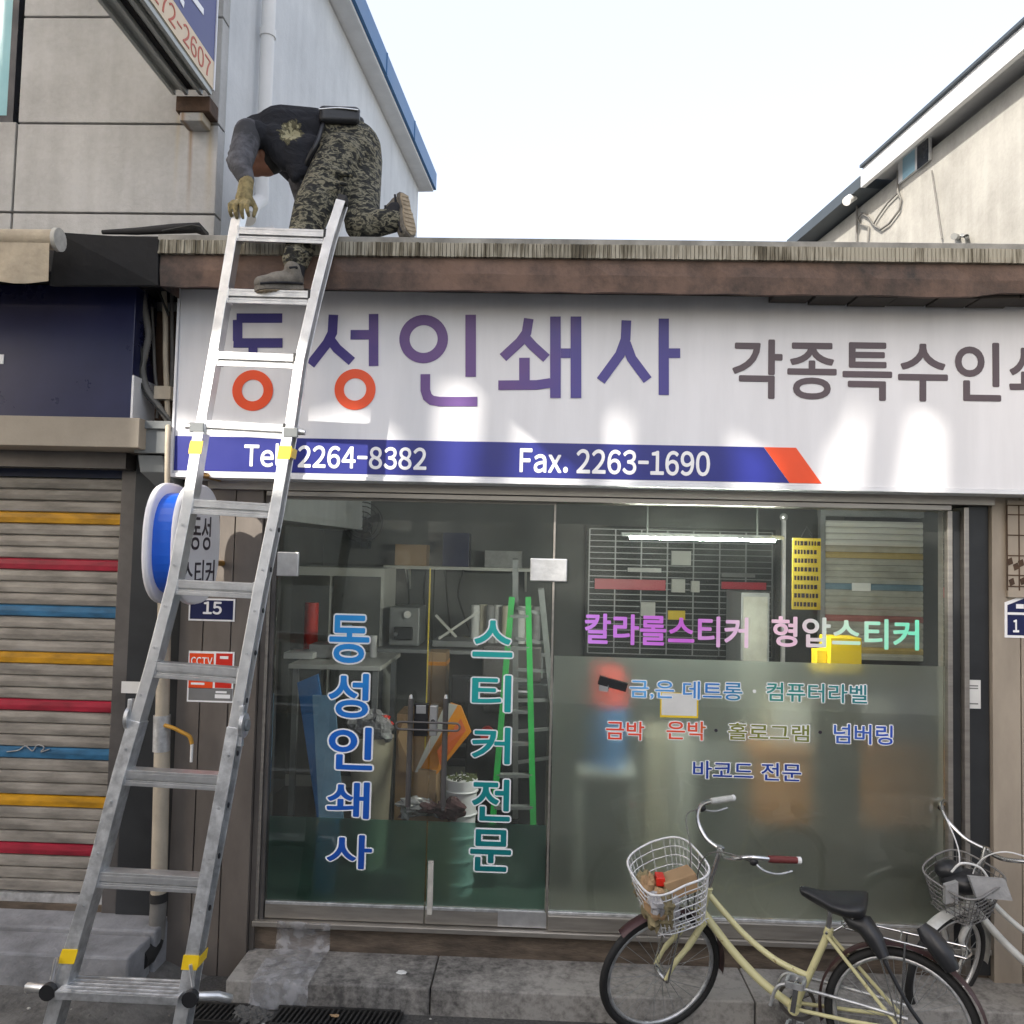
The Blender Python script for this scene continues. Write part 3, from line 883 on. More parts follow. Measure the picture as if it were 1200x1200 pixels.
m.extr([Vector((p.x, p.y, zE + .032)) for p in (e0 + snorm * .03, e1 + snorm * .03 + sdir * .03, i1 + sdir * .03, i0)], (0, 0, .20), 'blue_trim')
nn = 6
for k in range(1, nn):
    p = e0.lerp(e1, k / nn) + snorm * .032
    m.obox((p.x, p.y, zE + .13), sdir * .01, snorm * .004, (0, 0, .10), 'blue_trim')
m.build('roof_edge', 'blue_trim', lb)
wf = MB()
wz1 = wz0 + 2.1
wf.box((-4.2, .02, wz0), (wx1 - .051, .07, wz0 + .07), 'win_dark'); wf.box((wx1 - .05, .01, wz0), (wx1 - .012, .075, wz1), 'win_dark')
wf = wf.build('window', 'win_dark', lb)
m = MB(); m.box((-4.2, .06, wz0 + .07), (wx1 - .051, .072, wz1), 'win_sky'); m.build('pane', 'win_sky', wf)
# downpipe on the side wall
m = MB()
sp0 = Q(313, 60, c0 + snorm * .06, snorm)
zlo = Q(313, 232, c0 + snorm * .06, snorm).z
dp = [Vector((sp0.x, sp0.y, zE)), Vector((sp0.x, sp0.y, zlo))]
m.tube(dp, .043, None, 14)
for v in (60, 200):
    z = Q(313, v, c0, snorm).z
    m.tube([Vector((sp0.x, sp0.y, z)), Vector((sp0.x, sp0.y, z + .05))], .051, None, 14)
pe = P(296, 262, .2)
m.tube([dp[1] + Vector((0, 0, .03)), dp[1] + Vector((0, 0, -.05)), dp[1] + Vector((-.02, -.08, -.12)), Vector((pe.x, .12, pe.z))], .046, None, 14)
m.build('downpipe', 'pvc_white', lb)
m = MB()
a, b, c = P(258, 282, .05), P(300, 240, .05), P(330, 282, .05)
m.extr([a, Vector((b.x, b.y + .3, b.z)), Vector((c.x, c.y + .2, c.z))], (0, .05, 0))
m.build('flashing', 'pvc_white', lb)

# projecting sign, upper left
FX = P(249, 113, -.12); FXl = P(203, 113, -.12)
ps = thing('projecting_sign', 'long box sign sticking out over the street above the beige awning', 'sign', (FX.x, -.15, FX.z))
m = MB()
m.box((FXl.x, -3.2, FX.z + .03), (FX.x, -.13, FX.z + 1.1), 'sign_green_grey')
for x in (FXl.x, FXl.x + .07, FX.x - .07, FX.x - .02):
    m.box((x, -3.2, FX.z), (x + .02, -.13, FX.z + .028), 'sign_green_grey')
m.box((FXl.x + .085, -1.0, FX.z + .024), (FX.x - .1, -.15, FX.z + .029), 'black_void')
m.build('sign_box', 'sign_green_grey', ps, .003)
m = MB(); xf = FX.x
zc = FX.z + .035 + .155
m.box((xf + .001, -3.2, FX.z + .035), (xf + .006, -.135, zc), 'cream')
m.box((xf + .001, -3.2, zc + .001), (xf + .006, -.135, FX.z + 1.1), 'purple_blue')
m.box((xf + .001, -.134, FX.z + .03), (xf + .012, -.12, FX.z + 1.1), 'sign_frame')
m.build('face', 'cream', ps)
m = MB()
fp = Vector((xf + .006, 0, 0)); ya = Q(176, 12, fp, Vector((1, 0, 0))).y; yb = Q(246, 90, fp, Vector((1, 0, 0))).y
text(m, '272-2607', (xf + .006, ya, FX.z + .06), (0, 1, 0), (0, 0, 1), (1, 0, 0), yb - ya, .105, 'red_brown_print', off=0.0)
m.build('lettering', 'red_brown_print', ps)
m = MB()
for (u0, v0, u1, v1) in ((225, -4, 238, 14), (211, -2, 215, 6)):
    a, b = Q(u0, v0, fp, Vector((1, 0, 0))), Q(u1, v1, fp, Vector((1, 0, 0)))
    m.beam(a + Vector((.002, 0, 0)), b + Vector((.002, 0, 0)), .003, .035, (1, 0, 0)); m.build('white_stroke', 'print_white', ps); m = MB()
m = MB()
m.box((FXl.x + .02, -.13, FX.z - .09), (FX.x - .01, 0.0, FX.z - .002)); m.box((FXl.x + .04, -.12, FX.z - .14), (FX.x - .05, 0, FX.z - .09), 'concrete')
m.build('bracket', 'rust', ps, .006)

# ------------------------------------------------------------------ right building
YB0, YB1 = 2.1, 6.65
A_, B_ = P(1200, 40, YB0), P(922, 285, YB1)
rd = (A_ - B_); rd.z = 0; rd.normalize()
rn = Vector((rd.y, -rd.x, 0))
if rn.x > 0: rn = -rn
zR = (A_.z + B_.z) / 2
oh = .24
rb = thing('plastered_building', 'cream plastered house with a white roof edge rising behind the print shop', 'building', (B_.x + 1, B_.y, 0))
w0 = B_ - rn * oh; w1 = A_ + rd * 4 - rn * oh
m = MB()
pl = [Vector((p.x, p.y, 2.5)) for p in (w0, w1, w1 - rn * 3, w0 - rn * 3)]
m.extr(pl, (0, 0, zR - 2.5 - .12)); m.build('wall', 'plaster', rb)
K_ = Q(1002, 208, Vector((B_.x, B_.y, zR)), Vector((0, 0, 1)))
K_ = B_ + rd * ((K_ - B_).dot(rd)); K_.z = zR
E_ = A_ + rd * 4; E_.z = zR
B2 = Vector((B_.x, B_.y, zR))
m = MB()
m.extr([K_ + rn * 0, E_, E_ - rn * 3.4, K_ - rn * 3.4], (0, 0, .05), 'roof_white')
m.extr([K_ + Vector((0, 0, -.11)), E_ + Vector((0, 0, -.11)), E_ + Vector((0, 0, -.11)) - rn * .05, K_ + Vector((0, 0, -.11)) - rn * .05], (0, 0, .108), 'roof_white')
m.extr([p - rn * .02 + Vector((0, 0, -.02)) + Vector((0, 0, .08)) for p in (K_, E_, E_ - rn * 3.4, K_ - rn * 3.4)], (0, 0, .05), 'roof_white')
m.extr([p + Vector((0, 0, .112)) for p in (K_ + rn * .015, E_ + rn * .015, E_ - rn * 3.4, K_ - rn * 3.4)], (0, 0, .03), 'roof_dark')
m.build('roof_edge', 'roof_white', rb)
m = MB()
m.extr([p + Vector((0, 0, -.10)) for p in (B2, K_ - rd * .02, K_ - rd * .02 - rn * 3.4, B2 - rn * 3.4)], (0, 0, .13), 'roof_dark')
m.build('lower_roof', 'roof_dark', rb)
wp = w0 + rn * .0


def W(u, v, o=0.0):
    return Q(u, v, wp + rn * o, rn)


wn_ = MB()


def wquad(mb, u0, v0, u1, v1, dz, o0, o1, mat):
    """rectangle on the receding wall: px of the bottom ends, height dz"""
    a, b = W(u0, v0, o0), W(u1, v1, o0); b.z = a.z
    mb.extr([a, b, b + Vector((0, 0, dz)), a + Vector((0, 0, dz))], rn * (o1 - o0), mat)


wquad(wn_, 1055, 216, 1092, 190, .52, .003, .03, 'roof_white')
wn_o = wn_.build('window', 'roof_white', rb)
m = MB(); wquad(m, 1058, 211, 1072, 202, .42, .031, .034, 'win_pale'); wquad(m, 1075, 199, 1088, 190, .46, .031, .034, 'win_dark'); m.build('pane', 'win_pale', wn_o)
m = MB()
m.tube([W(u, v, .03) for u, v in ((1052, 200), (1052, 225), (1056, 234), (1054, 246), (1042, 262), (1032, 269), (1024, 264), (1018, 255), (1010, 250), (1005, 256), (1008, 263), (1018, 266), (1017, 285))], .012, None, 6)
m.tube([W(u, v, .03) for u, v in ((1052, 226), (1040, 238), (1030, 252), (1024, 262))], .010, None, 6)
m.tube([W(u, v, .03) for u, v in ((1004, 225), (1004, 250), (1004, 287))], .012, None, 6)
q = MB(); q.tube([W(u, v, .03) for u, v in ((1092, 200), (1098, 240), (1104, 280))], .008, None, 6); solo(q, 'thin_wire', 'cable_grey', 'single thin wire hanging straight down from the small window in the plaster wall', 'wire')
solo(m, 'looped_cable', 'cable_grey', 'thin grey cable hanging in loops on the sunlit plaster wall', 'cable')
cc = thing('security_camera', 'small white security camera under the plastered house eave', 'camera', W(1003, 228, .1))
m = MB(); a = W(1003, 228, .12); b = W(992, 236, .3); m.tube([a, b], .05, None, 10); m.build('camera_body', 'pvc_white', cc)
m = MB(); m.tube([W(1005, 216, .0), W(1005, 222, .1), a], .02, None, 8); m.ball(W(1006, 219, .06), .08, 'roof_dark', 10, 6); m.build('bracket', 'grey_metal', cc)
m = MB()
m.tube([W(1122, 278, .0), W(1118, 277, .25)], .03, None, 8); m.tube([W(1133, 279, 0), W(1133, 277, .2), W(1127, 276, .2)], .02, None, 8)
solo(m, 'vent_pipe', 'grey_metal', 'short grey vent pipe poking from the plaster wall just over the shop roof', 'pipe')

# ------------------------------------------------------------------ print shop building
X0 = P(205, 800, -.06).x
shop = thing('print_shop', 'single storey print shop with brown eave, glass doors and display window', 'building', (.3, .2, 0))
STEPS[0][0].build(STEPS[0][1], STEPS[0][2], shop, STEPS[0][3])
zt, zc1, zc2, zfb = P(600, 279, -.52).z, P(600, 287, -.52).z, P(600, 303, -.52).z, P(600, 341, -.50).z
ex0, ex1 = P(186, 300, -.5).x, 5.2
m = MB(); m.box((ex0, -.52, zc1 + .002), (ex1, 6, zt), 'gutter_edge'); m.build('roof_slab', 'gutter_edge', shop, .004)
m = MB()
x = ex0 + .01
while x < ex1 - .02:
    d = random.uniform(0, .006)
    m.box((x, -.535 - d, zc2 + .001), (x + .017, -.49, zc1 + .001)); x += .0195
m.box((ex0 + .01, -.489, zc2 + .001), (ex1, -.2, zc1 - .001))
m.build('gutter_strip', 'eave_strip', shop)
m = MB()
n = 60
top, bot = [], []
for i in range(n + 1):
    x = ex0 + .015 + (ex1 - ex0 - .015) * i / n
    top.append(x); bot.append(zfb + random.uniform(-.006, .006) + (.02 if x > 2.1 else 0))
vs = []
for i in range(n + 1):
    w = .012 * math.sin(i * 1.7) * math.sin(i * .6)
    vs += [(top[i], -.515, zc2), (top[i], -.515 + w, (zc2 + zfb) / 2), (top[i], -.50 + w * .5, bot[i]), (top[i], -.47, bot[i] + .002)]
m.add(vs, [(i * 4 + k, i * 4 + k + 1, (i + 1) * 4 + k + 1, (i + 1) * 4 + k) for i in range(n) for k in range(3)])
m.add([(ex0 + .015, -.515, zc2), (ex0 + .015, -.05, zc2), (ex0 + .015, -.05, zfb + .01), (ex0 + .015, -.50, zfb)], [(0, 1, 2, 3)])
m.build('fascia', 'worn_fascia', shop)
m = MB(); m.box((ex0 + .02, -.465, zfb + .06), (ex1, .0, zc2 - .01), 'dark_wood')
for k in range(14): m.box((1.15 + k * .2, -.46, zfb + .012 + random.uniform(-.008, .008)), (1.34 + k * .2, -.3, zfb + .05), 'dark_wood')  # row of dark blocks standing in for the shaded gap below the fascia
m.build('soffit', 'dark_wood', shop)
# front: pillars, lintel, frames
zl1, zl0 = P(700, 560, -.09).z, P(700, 589, -.09).z
xg0, xd, xm, xg1 = P(318, 860, 0).x, P(503.5, 860, 0).x, P(645, 860, 0).x, P(1107, 800, 0).x
zg0 = P(640, 1088, 0).z; zrail = P(640, 1068, 0).z
ztr = P(500, 664, 0).z
m = MB()
xs = [P(u, 850, -.06).x for u in (205, 233, 266, 299)]
for a, b in zip(xs[:-1], xs[1:]):
    m.box((a + .003, -.06, 0), (b - .003, .2, zl1 + .9))
m.box((xs[0] + .01, -.045, 0), (xs[-1] - .01, .19, zl1 + .9), 'black_void')
m.box((xs[-1], -.03, .0), (xg0 - .045, .2, zl1), 'pillar_panel')
m.build('pillar', 'pillar_panel', shop, .002)
m = MB()
xr = [P(u, 850, -.06).x for u in (1163, 1197, 1240, 1290)] + [4.8]
for a, b in zip(xr[:-1], xr[1:]):
    m.box((a + .003, -.06, 0), (b - .003, .2, zl1 + .9))
m.box((xr[0] + .01, -.045, 0), (4.7, .19, zl1 + .9), 'black_void')
m.build('pillar', 'pillar_beige', shop, .002, label='beige panelled pillar at the right end')
m = MB(); m.box((xs[-1] - .3, -.10, zl0 + .03), (xr[0], .15, zl1)); m.box((xg0 - .05, -.085, zl0), (xg1, .1, zl0 + .027)); m.build('lintel', 'steel', shop, .002)
m = MB()
m.box((xg0 - .045, -.03, zg0 - .03), (xg0 - .028, .08, zl0), 'steel'); m.build('door_frame', 'steel', shop, .002); m = MB(); m.box((xg0 - .026, -.02, zg0 - .03), (xg0 - .002, .08, zl0), 'steel_dark'); m.build('door_jamb', 'steel_dark', shop, .002); m = MB()
m.box((xg1 + .002, -.035, zg0), (xg1 + .028, .08, zl0), 'steel'); m.box((xg1 + .03, -.01, zg0), (xg1 + .08, .08, zl0), 'jamb_dark'); m.box((xg1 + .082, -.05, .15), (xg1 + .108, .08, zl0 + .02), 'steel')
m.box((xg1 + .11, -.03, .15), (xr[0], .15, zl1 - .02), 'jamb_dark'); m.build('window_jamb', 'steel', shop, .002); m = MB()
m.box((xm - .006, -.012, zg0), (xm + .006, .022, zl0), 'steel')
m.build('mullion', 'steel', shop, .002)
m = MB(); m.box((xs[-1], -.01, z_step - .01), (xr[0], .1, zg0 - .03), 'sill_dirt'); m.box((xs[-1] + .02, -.05, zg0 - .03), (xr[0], .1, zg0 - .002), 'steel')
m.build('sill', 'sill_dirt', shop, .004)
# interior shell
m = MB()
iy = 3.6
xl_, xr_ = xs[-1] - .6, xr[0] + .5
zf, zc_ = zg0, zl1 + .25
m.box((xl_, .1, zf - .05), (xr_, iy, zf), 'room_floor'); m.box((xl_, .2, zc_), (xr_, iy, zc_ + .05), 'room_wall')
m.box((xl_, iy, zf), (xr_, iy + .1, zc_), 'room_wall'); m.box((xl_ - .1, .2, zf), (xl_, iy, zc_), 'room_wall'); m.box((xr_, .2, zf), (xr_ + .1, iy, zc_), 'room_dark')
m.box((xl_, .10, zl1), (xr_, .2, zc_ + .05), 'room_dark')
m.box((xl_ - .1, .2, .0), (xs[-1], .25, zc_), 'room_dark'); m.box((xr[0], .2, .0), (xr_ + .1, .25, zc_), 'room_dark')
m.build('interior', 'room_wall', shop)
# glass: two doors, transom, display window
GY = 0.0


def pane(x0, x1, z0, z1, name, parent, mat='glass', y=GY, t=.008):
    q = MB(); q.box((x0, y, z0), (x1, y + t, z1)); return q.build(name, mat, parent)


tr_ = MB(); tr_.box((xg0, -.002, zl0 - .012), (xm - .007, .012, zl0)); tr_o = tr_.build('transom', 'steel', shop)
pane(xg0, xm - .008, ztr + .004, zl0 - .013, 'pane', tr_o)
LB = [('동', (386, 721, 433, 777)), ('성', (385, 789, 432, 841)), ('인', (385, 852, 437, 902)), ('쇄', (383, 916, 433, 959)), ('사', (383, 978, 436, 1018))]
RB = [('스', (554, 727, 601, 770)), ('티', (553, 791, 599, 834)), ('커', (553, 852, 598, 895)), ('전', (553, 913, 598, 962)), ('문', (551, 972, 599, 1021))]
z1_, z0_ = P(410, 721, 0).z, P(410, 1018, 0).z
GRADX['foil_blue_down'] = (z0_, z1_, [(0, (26, 74, 164)), (1, (50, 160, 232)), (.5, (20, 100, 200))], 0.1)
GRADX['foil_teal_down'] = (z0_, z1_, [(0, (14, 108, 112)), (1, (44, 184, 178)), (.5, (20, 150, 152))], 0.1)
GRADX['foil_pink'] = (P(685, 740, 0).x, P(1077, 740, 0).x, [(0, (226, 150, 252)), (1, (130, 250, 210)), (.3, (214, 110, 226)), (.5, (250, 222, 238)), (.62, (250, 208, 230)), (.78, (214, 250, 226))], 0.0)
GRADX['foil_row_blue'] = (P(737, 810, 0).x, P(1017, 810, 0).x, [(0, (110, 180, 235)), (1, (40, 120, 130)), (.35, (40, 120, 200)), (.6, (50, 140, 130))], 0.0)
GRADX['foil_row_red'] = (P(709, 855, 0).x, P(1047, 855, 0).x, [(0, (226, 70, 50)), (1, (46, 80, 180)), (.34, (222, 84, 50)), (.42, (120, 124, 40)), (.72, (120, 130, 60)), (.78, (60, 100, 180))], 0.0)
for k_ in GRADX: SPECIAL[k_] = m_gradx
D('foil_navy', srgb(26, 66, 160), 0.4, var=0.2)
for (x0, x1, col, fm, hp, lab) in ((xg0 + .004, xd - .003, LB, 'foil_blue_down', 480, 'left glass door with blue lettering'), (xd + .003, xm - .010, RB, 'foil_teal_down', 521, 'right glass door with teal lettering')):
    q = MB(); q.box((x0, -.012, zg0 + .004), (x1, .022, zrail)); q.box((x0, -.012 - .002, zrail - .012), (x1, .0, zrail + .004), 'alu_worn')
    door = q.build('glass_door', 'steel', shop, .002, label=lab)
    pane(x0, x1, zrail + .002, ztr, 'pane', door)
    zfilm = P(500, 963, 0).z
    q = MB(); q.box((x0 + .002, .010, zrail + .004), (x1 - .002, .0112, zfilm)); q.build('frosted_film', 'frosted_film_green', door)
    q = MB()
    for ch, bx in col: text_px(q, ch, bx, GY, fm, off=.018, outline=.032, t=.0012)
    q.build('lettering', fm, door)
    q = MB()
    hx = P(hp, 880, -.06).x; hz1, hz0 = P(hp, 818, -.06).z, P(hp, 945, -.06).z
    q.tube([(hx, -.065, hz0), (hx, -.065, hz1)], .015, None, 12)
    q.tube([(hx, -.065, hz1), (hx, -.065, hz1 + .02)], [.011, .008], 'chrome', 12); q.tube([(hx, -.065, hz0), (hx, -.065, hz0 - .02)], [.011, .008], 'chrome', 12)
    for z in (hz1 - .10, hz0 + .06): q.tube([(hx, -.065, z), (hx, .0, z)], .008, 'chrome', 10)
    q.build('handle', 'steel_dark', door)
def smooth_loop(x0, x1, y, z):
    return [(x1 - .02 + .02 * math.cos(t), y, z + .02 * math.sin(t)) for t in [k * math.pi / 6 - math.pi / 2 for k in range(7)]] + [(x0 + .02 - .02 * math.cos(t), y, z + .02 * math.sin(t)) for t in [math.pi / 2 - k * math.pi / 6 for k in range(7)]]


lk = thing('door_lock', 'black and silver electronic lock case between the two glass door handles', 'lock', P(497, 840, -.03))
m = MB(); a, b = P(485, 862, -.03), P(502, 825, -.03); m.box((a.x, -.045, a.z), (b.x, -.001, b.z), 'black_plastic'); m.box((a.x + .01, -.05, b.z - .05), (b.x - .01, -.0455, b.z - .005), 'lock_silver'); m.build('lock_case', 'black_plastic', lk, .004)
m = MB(); a, b = P(503, 862, -.03), P(513, 827, -.03); m.box((a.x, -.042, a.z), (b.x, -.001, b.z), 'lock_silver'); m.disc((a.x + .02, -.043, (a.z + b.z) / 2), (0, -1, 0), .012, .006, 'chrome', 14); m.build('strike_case', 'lock_silver', lk, .004)
m = MB(); a, b = P(466, 848, -.04), P(540, 843, -.04)
zz = a.z
m.tube(smooth_loop(a.x, b.x, -.088, zz), .006, None, 8, closed=True)
lkb = solo(m, 'handle_chain_bar', 'steel_dark', 'dark rod loop slid behind both door handles as a bar', 'bar')
for (u, v, w, h, lab) in ((337, 661, 27, 28, 'hinge fitting'), (643, 668, 44, 26, 'hinge fitting')):
    q = MB(); a = P(u - w / 2, v + h / 2, -.02); b = P(u + w / 2, v - h / 2, -.02)
    q.box((a.x, -.022, a.z), (b.x, -.001, b.z)); q.build('patch_fitting', 'alu', shop, .006)
q = MB(); a, b = P(500, 1072, -.02), P(508, 1010, -.02); q.box((a.x, -.02, a.z), (b.x, -.001, b.z)); q.build('door_bolt', 'pitted_white', shop)
q = MB(); a, b = P(583, 1086, -.02), P(640, 1070, -.02); q.box((a.x, -.0165, a.z), (b.x, -.0145, b.z)); q.build('repair_plate', 'alu', shop)
# display window
wq = MB(); wq.box((xm + .007, -.03, zg0), (xg1, .03, zrail - .012)); wq.box((xm + .007, -.012, zrail - .012), (xg1, .02, zrail + .004), 'alu_worn')
dw = wq.build('display_window', 'steel', shop, .003)
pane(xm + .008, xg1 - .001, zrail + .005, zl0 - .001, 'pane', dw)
q = MB(); q.box((xm + .012, .010, zrail + .006), (xg1 - .004, .0112, P(880, 775, 0).z)); q.build('frosted_film', 'frosted_film', dw)
q = MB()
text_px(q, '칼라롤스티커', (685, 721, 877, 757), GY, 'foil_pink', off=.022, t=.0012)
q.build('lettering', 'foil_pink', dw); q = MB()
text_px(q, '형압스티커', (904, 724, 1077, 760), GY, 'foil_pink', off=.022, t=.0012)
q.build('lettering', 'foil_pink', dw)
q = MB()
text_px(q, '금,은 데트롱', (738, 798, 870, 820), GY, 'foil_row_blue', off=.010, outline=.045, t=.0012)
text_px(q, '컴퓨터라벨', (898, 801, 1016, 823), GY, 'foil_row_blue', off=.010, outline=.045, t=.0012)
text_px(q, '·', (882, 808, 886, 812), GY, 'print_white', off=0)
q.build('lettering', 'foil_row_blue', dw)
q = MB()
text_px(q, '금박', (710, 845, 755, 867), GY, 'foil_row_red', off=.010, outline=.045, t=.0012)
text_px(q, '은박', (781, 845, 827, 867), GY, 'foil_row_red', off=.010, outline=.045, t=.0012)
text_px(q, '홀로그램', (853, 848, 948, 868), GY, 'foil_row_red', off=.010, outline=.045, t=.0012)
text_px(q, '넘버링', (977, 849, 1046, 872), GY, 'foil_row_red', off=.010, outline=.045, t=.0012)
for u, v in ((839, 856), (961, 858)): text_px(q, '·', (u - 2, v - 2, u + 2, v + 2), GY, 'print_dark', off=0)
q.build('lettering', 'foil_row_red', dw)
q = MB(); text_px(q, '바코드 전문', (812, 893, 939, 914), GY, 'foil_navy', off=.010, outline=.045, t=.0012); q.build('lettering', 'foil_navy', dw)
# note card and sensor on the window
m = MB(); a, b = P(773, 840, .012), P(818, 812, .012); m.box((a.x, -.00012, a.z), (b.x, -.00003, b.z), 'bright_yellow'); m.box((a.x + .008, -.00026, a.z + .012), (b.x - .008, -.00014, b.z - .004), 'paper')
solo(m, 'note_card', 'paper', 'white note card with a yellow border on the window below the blue lettering', 'card')
m = MB(); c = P(718, 801, -.03)
m.obox((c.x, -.03, c.z), (.075, .01, -.02), (0, .02, 0), (.006, 0, .022), 'black_plastic'); m.obox((c.x - .05, -.045, c.z - .02), (.025, 0, -.004), (0, .008, 0), (.0, 0, .02), 'lock_silver')
m.box((c.x - .06, -.03, c.z - .03), (c.x - .02, -.0003, c.z + .02), 'black_plastic')
solo(m, 'alarm_sensor', 'black_plastic', 'small black alarm sensor with silver end on the window by the red blur', 'sensor')

# main signboard
SY = -.27
zs1, zs0 = P(640, 343, SY).z, P(640, 563, SY).z
sx0, sx1 = P(207, 450, SY).x, P(1330, 450, SY).x
sb = thing('shop_signboard', 'wide white shop signboard with purple and orange lettering and a blue phone strip', 'signboard', ((sx0 + sx1) / 2, SY, zs0))
m = MB(); m.box((sx0, SY + .004, zs0), (sx1, -.06, zs1)); m.build('panel', 'sign_white', sb, .004)
m = MB(); m.box((sx0 - .012, SY - .006, zs0 - .022), (sx1, -.06, zs0 - .001)); m.box((sx0 - .014, SY - .006, zs0), (sx0 - .001, -.06, zs1)); m.build('frame', 'sign_frame', sb, .002)
zb1, zb0 = P(640, 519, SY).z, P(640, 560, SY).z
m = MB(); xa, xb2 = P(895, 524, SY).x, P(925, 567, SY).x
m.prism([(sx0 + .004, zb0), (xb2, zb0), (xa, zb1), (sx0 + .004, zb1)], SY + .001, SY + .0036); m.build('blue_strip', 'sign_blue', sb)
m = MB(); m.prism([(xb2 + .002, zb0), (P(963, 568, SY).x, zb0), (P(933, 525, SY).x, zb1), (xa + .002, zb1)], SY + .001, SY + .0036); m.build('orange_strip', 'sign_orange', sb)
GRADX['sign_ink'] = (P(260, 400, SY).x, P(790, 400, SY).x, [(0, (48, 42, 120)), (1, (66, 58, 140)), (.28, (62, 50, 124)), (.42, (104, 72, 136)), (.62, (98, 66, 132)), (.8, (72, 62, 142))], 0.0)
SPECIAL['sign_ink'] = m_gradx


def K(pts, ox): return [(ox + x * .3, 330 + y * .3) for x, y in pts]


SW = .0505
LT = [
    ('o', 200, [('s', [(258, 143), (436, 143)], 1), ('s', [(262, 150), (262, 232)], 1), ('s', [(246, 240), (437, 240)], 1), ('s', [(322, 258), (322, 305)], .95), ('s', [(232, 312), (412, 312)], .85), ('r', (320, 425), 82, 44)]),
    ('o', 200, [('s', [(636, 130), (632, 200), (612, 240), (546, 325)], 1), ('s', [(622, 225), (650, 262), (708, 312)], 1), ('s', [(703, 208), (775, 208)], 1), ('s', [(793, 127), (793, 330)], 1), ('r', (720, 421), 82, 45)]),
    ('p', 200, [('k', (988, 224), 97, 56), ('s', [(1172, 130), (1172, 372)], 1.1), ('s', [(995, 362), (995, 425), (1003, 450), (1020, 464), (1050, 469), (1198, 469)], 1)]),
    ('p', 560, [('s', [(199, 145), (190, 200), (165, 235), (98, 297)], 1), ('s', [(182, 215), (215, 252), (268, 300)], 1), ('s', [(182, 298), (182, 388)], 1.1), ('s', [(80, 405), (230, 404), (284, 396)], 1), ('s', [(303, 137), (303, 455)], 1.1), ('s', [(324, 280), (362, 280)], 1), ('s', [(383, 137), (383, 455)], 1.1)]),
    ('p', 560, [('s', [(580, 152), (577, 225), (555, 285), (480, 388)], 1), ('s', [(578, 240), (600, 300), (663, 385)], 1), ('s', [(726, 145), (726, 443)], 1.05), ('s', [(745, 280), (790, 280)], 1)]),
]
for kind, ox, strokes in LT:
    m = MB()
    for j, s_ in enumerate(strokes):
        t = .003 + j * .0002
        if s_[0] == 's':
            ribbon(m, K(s_[1], ox), SW * s_[2], SY + .0035, t, 'sign_ink')
        else:
            c = K([s_[1]], ox)[0]; cw = P(c[0], c[1], SY)
            k = .3 * (SY - CAM.y) / FPX
            m.ring((cw.x, cw.z), s_[2] * k, s_[3] * k, SY + .0035 - t, SY + .0035, 'print_orange' if s_[0] == 'r' else 'sign_ink')
    m.build('letter', 'sign_ink', sb)
m = MB(); text_px(m, '각종특수인쇄', (858, 400, 1238, 470), SY + .0035, 'print_brown', off=.016, sp=1.06); m.build('lettering', 'print_brown', sb)
m = MB(); text_px(m, 'Tel. 2264-8382', (286, 521, 500, 549), SY + .0007, 'print_white', off=.022); m.build('lettering', 'print_white', sb)
m = MB(); text_px(m, 'Fax. 2263-1690', (609, 527, 832, 556), SY + .0007, 'print_white', off=.022); m.build('lettering', 'print_white', sb)

# ------------------------------------------------------------------ things on the pillars
rs = thing('round_sign', 'blue and white drum shaped shop sign on the pillar behind the ladder', 'sign', P(225, 640, -.5))
yc, hr = -.50, .30
xL, xR = P(195, 640, yc).x, P(234, 640, yc).x
zc0 = P(215, 637, yc).z


def sup(r, rz, e=2.6, n=40):
    out = []
    for k in range(n):
        a = 2 * math.pi * k / n; c, s = math.cos(a), math.sin(a)
        out.append((math.copysign(abs(c) ** (2 / e), c) * r, math.copysign(abs(s) ** (2 / e), s) * rz))
    return out


m = MB(); m.extr([(xL + .03, yc + a, zc0 + b) for a, b in sup(.23, .25)], (xR - xL - .06, 0, 0)); m.build('drum', 'drum_blue', rs, .004)
for x in (xL, xR - .032):
    m = MB(); m.extr([(x, yc + a, zc0 + b) for a, b in sup(.275, .30)], (.032, 0, 0)); m.build('disc', 'disc_white', rs, .012)
m = MB()
text(m, '동성', (xR + .0005, yc - .12, zc0 - .03), (0, 1, 0), (0, 0, 1), (1, 0, 0), .25, .17, 'print_dark', off=.004)
m.build('lettering', 'print_dark', rs); m = MB()
text(m, '스티커', (xR + .0005, yc - .20, zc0 - .22), (0, 1, 0), (0, 0, 1), (1, 0, 0), .40, .14, 'print_dark', off=.004)
m.build('lettering', 'print_dark', rs)
m = MB(); m.tube([(xL + .1, yc, zc0 + .24), (xL + .1, yc + .05, zc0 + .36), (xL + .1, -.05, zc0 + .36)], .016, None, 10); m.build('bracket', 'brass', rs); m = MB(); m.tube([(xL + .12, yc + .2, zc0 - .1), (xL + .12, -.05, zc0 - .1)], .016, None, 10); m.build('bracket', 'brass', rs)
PY = -.0605


def plate(u0, v0, u1, v1, mat, t=.006, Y=PY, mb=None):
    q = mb or MB(); a, b = P(u0, v1, Y), P(u1, v0, Y); q.box((a.x, Y - t, a.z), (b.x, Y, b.z), mat); return q


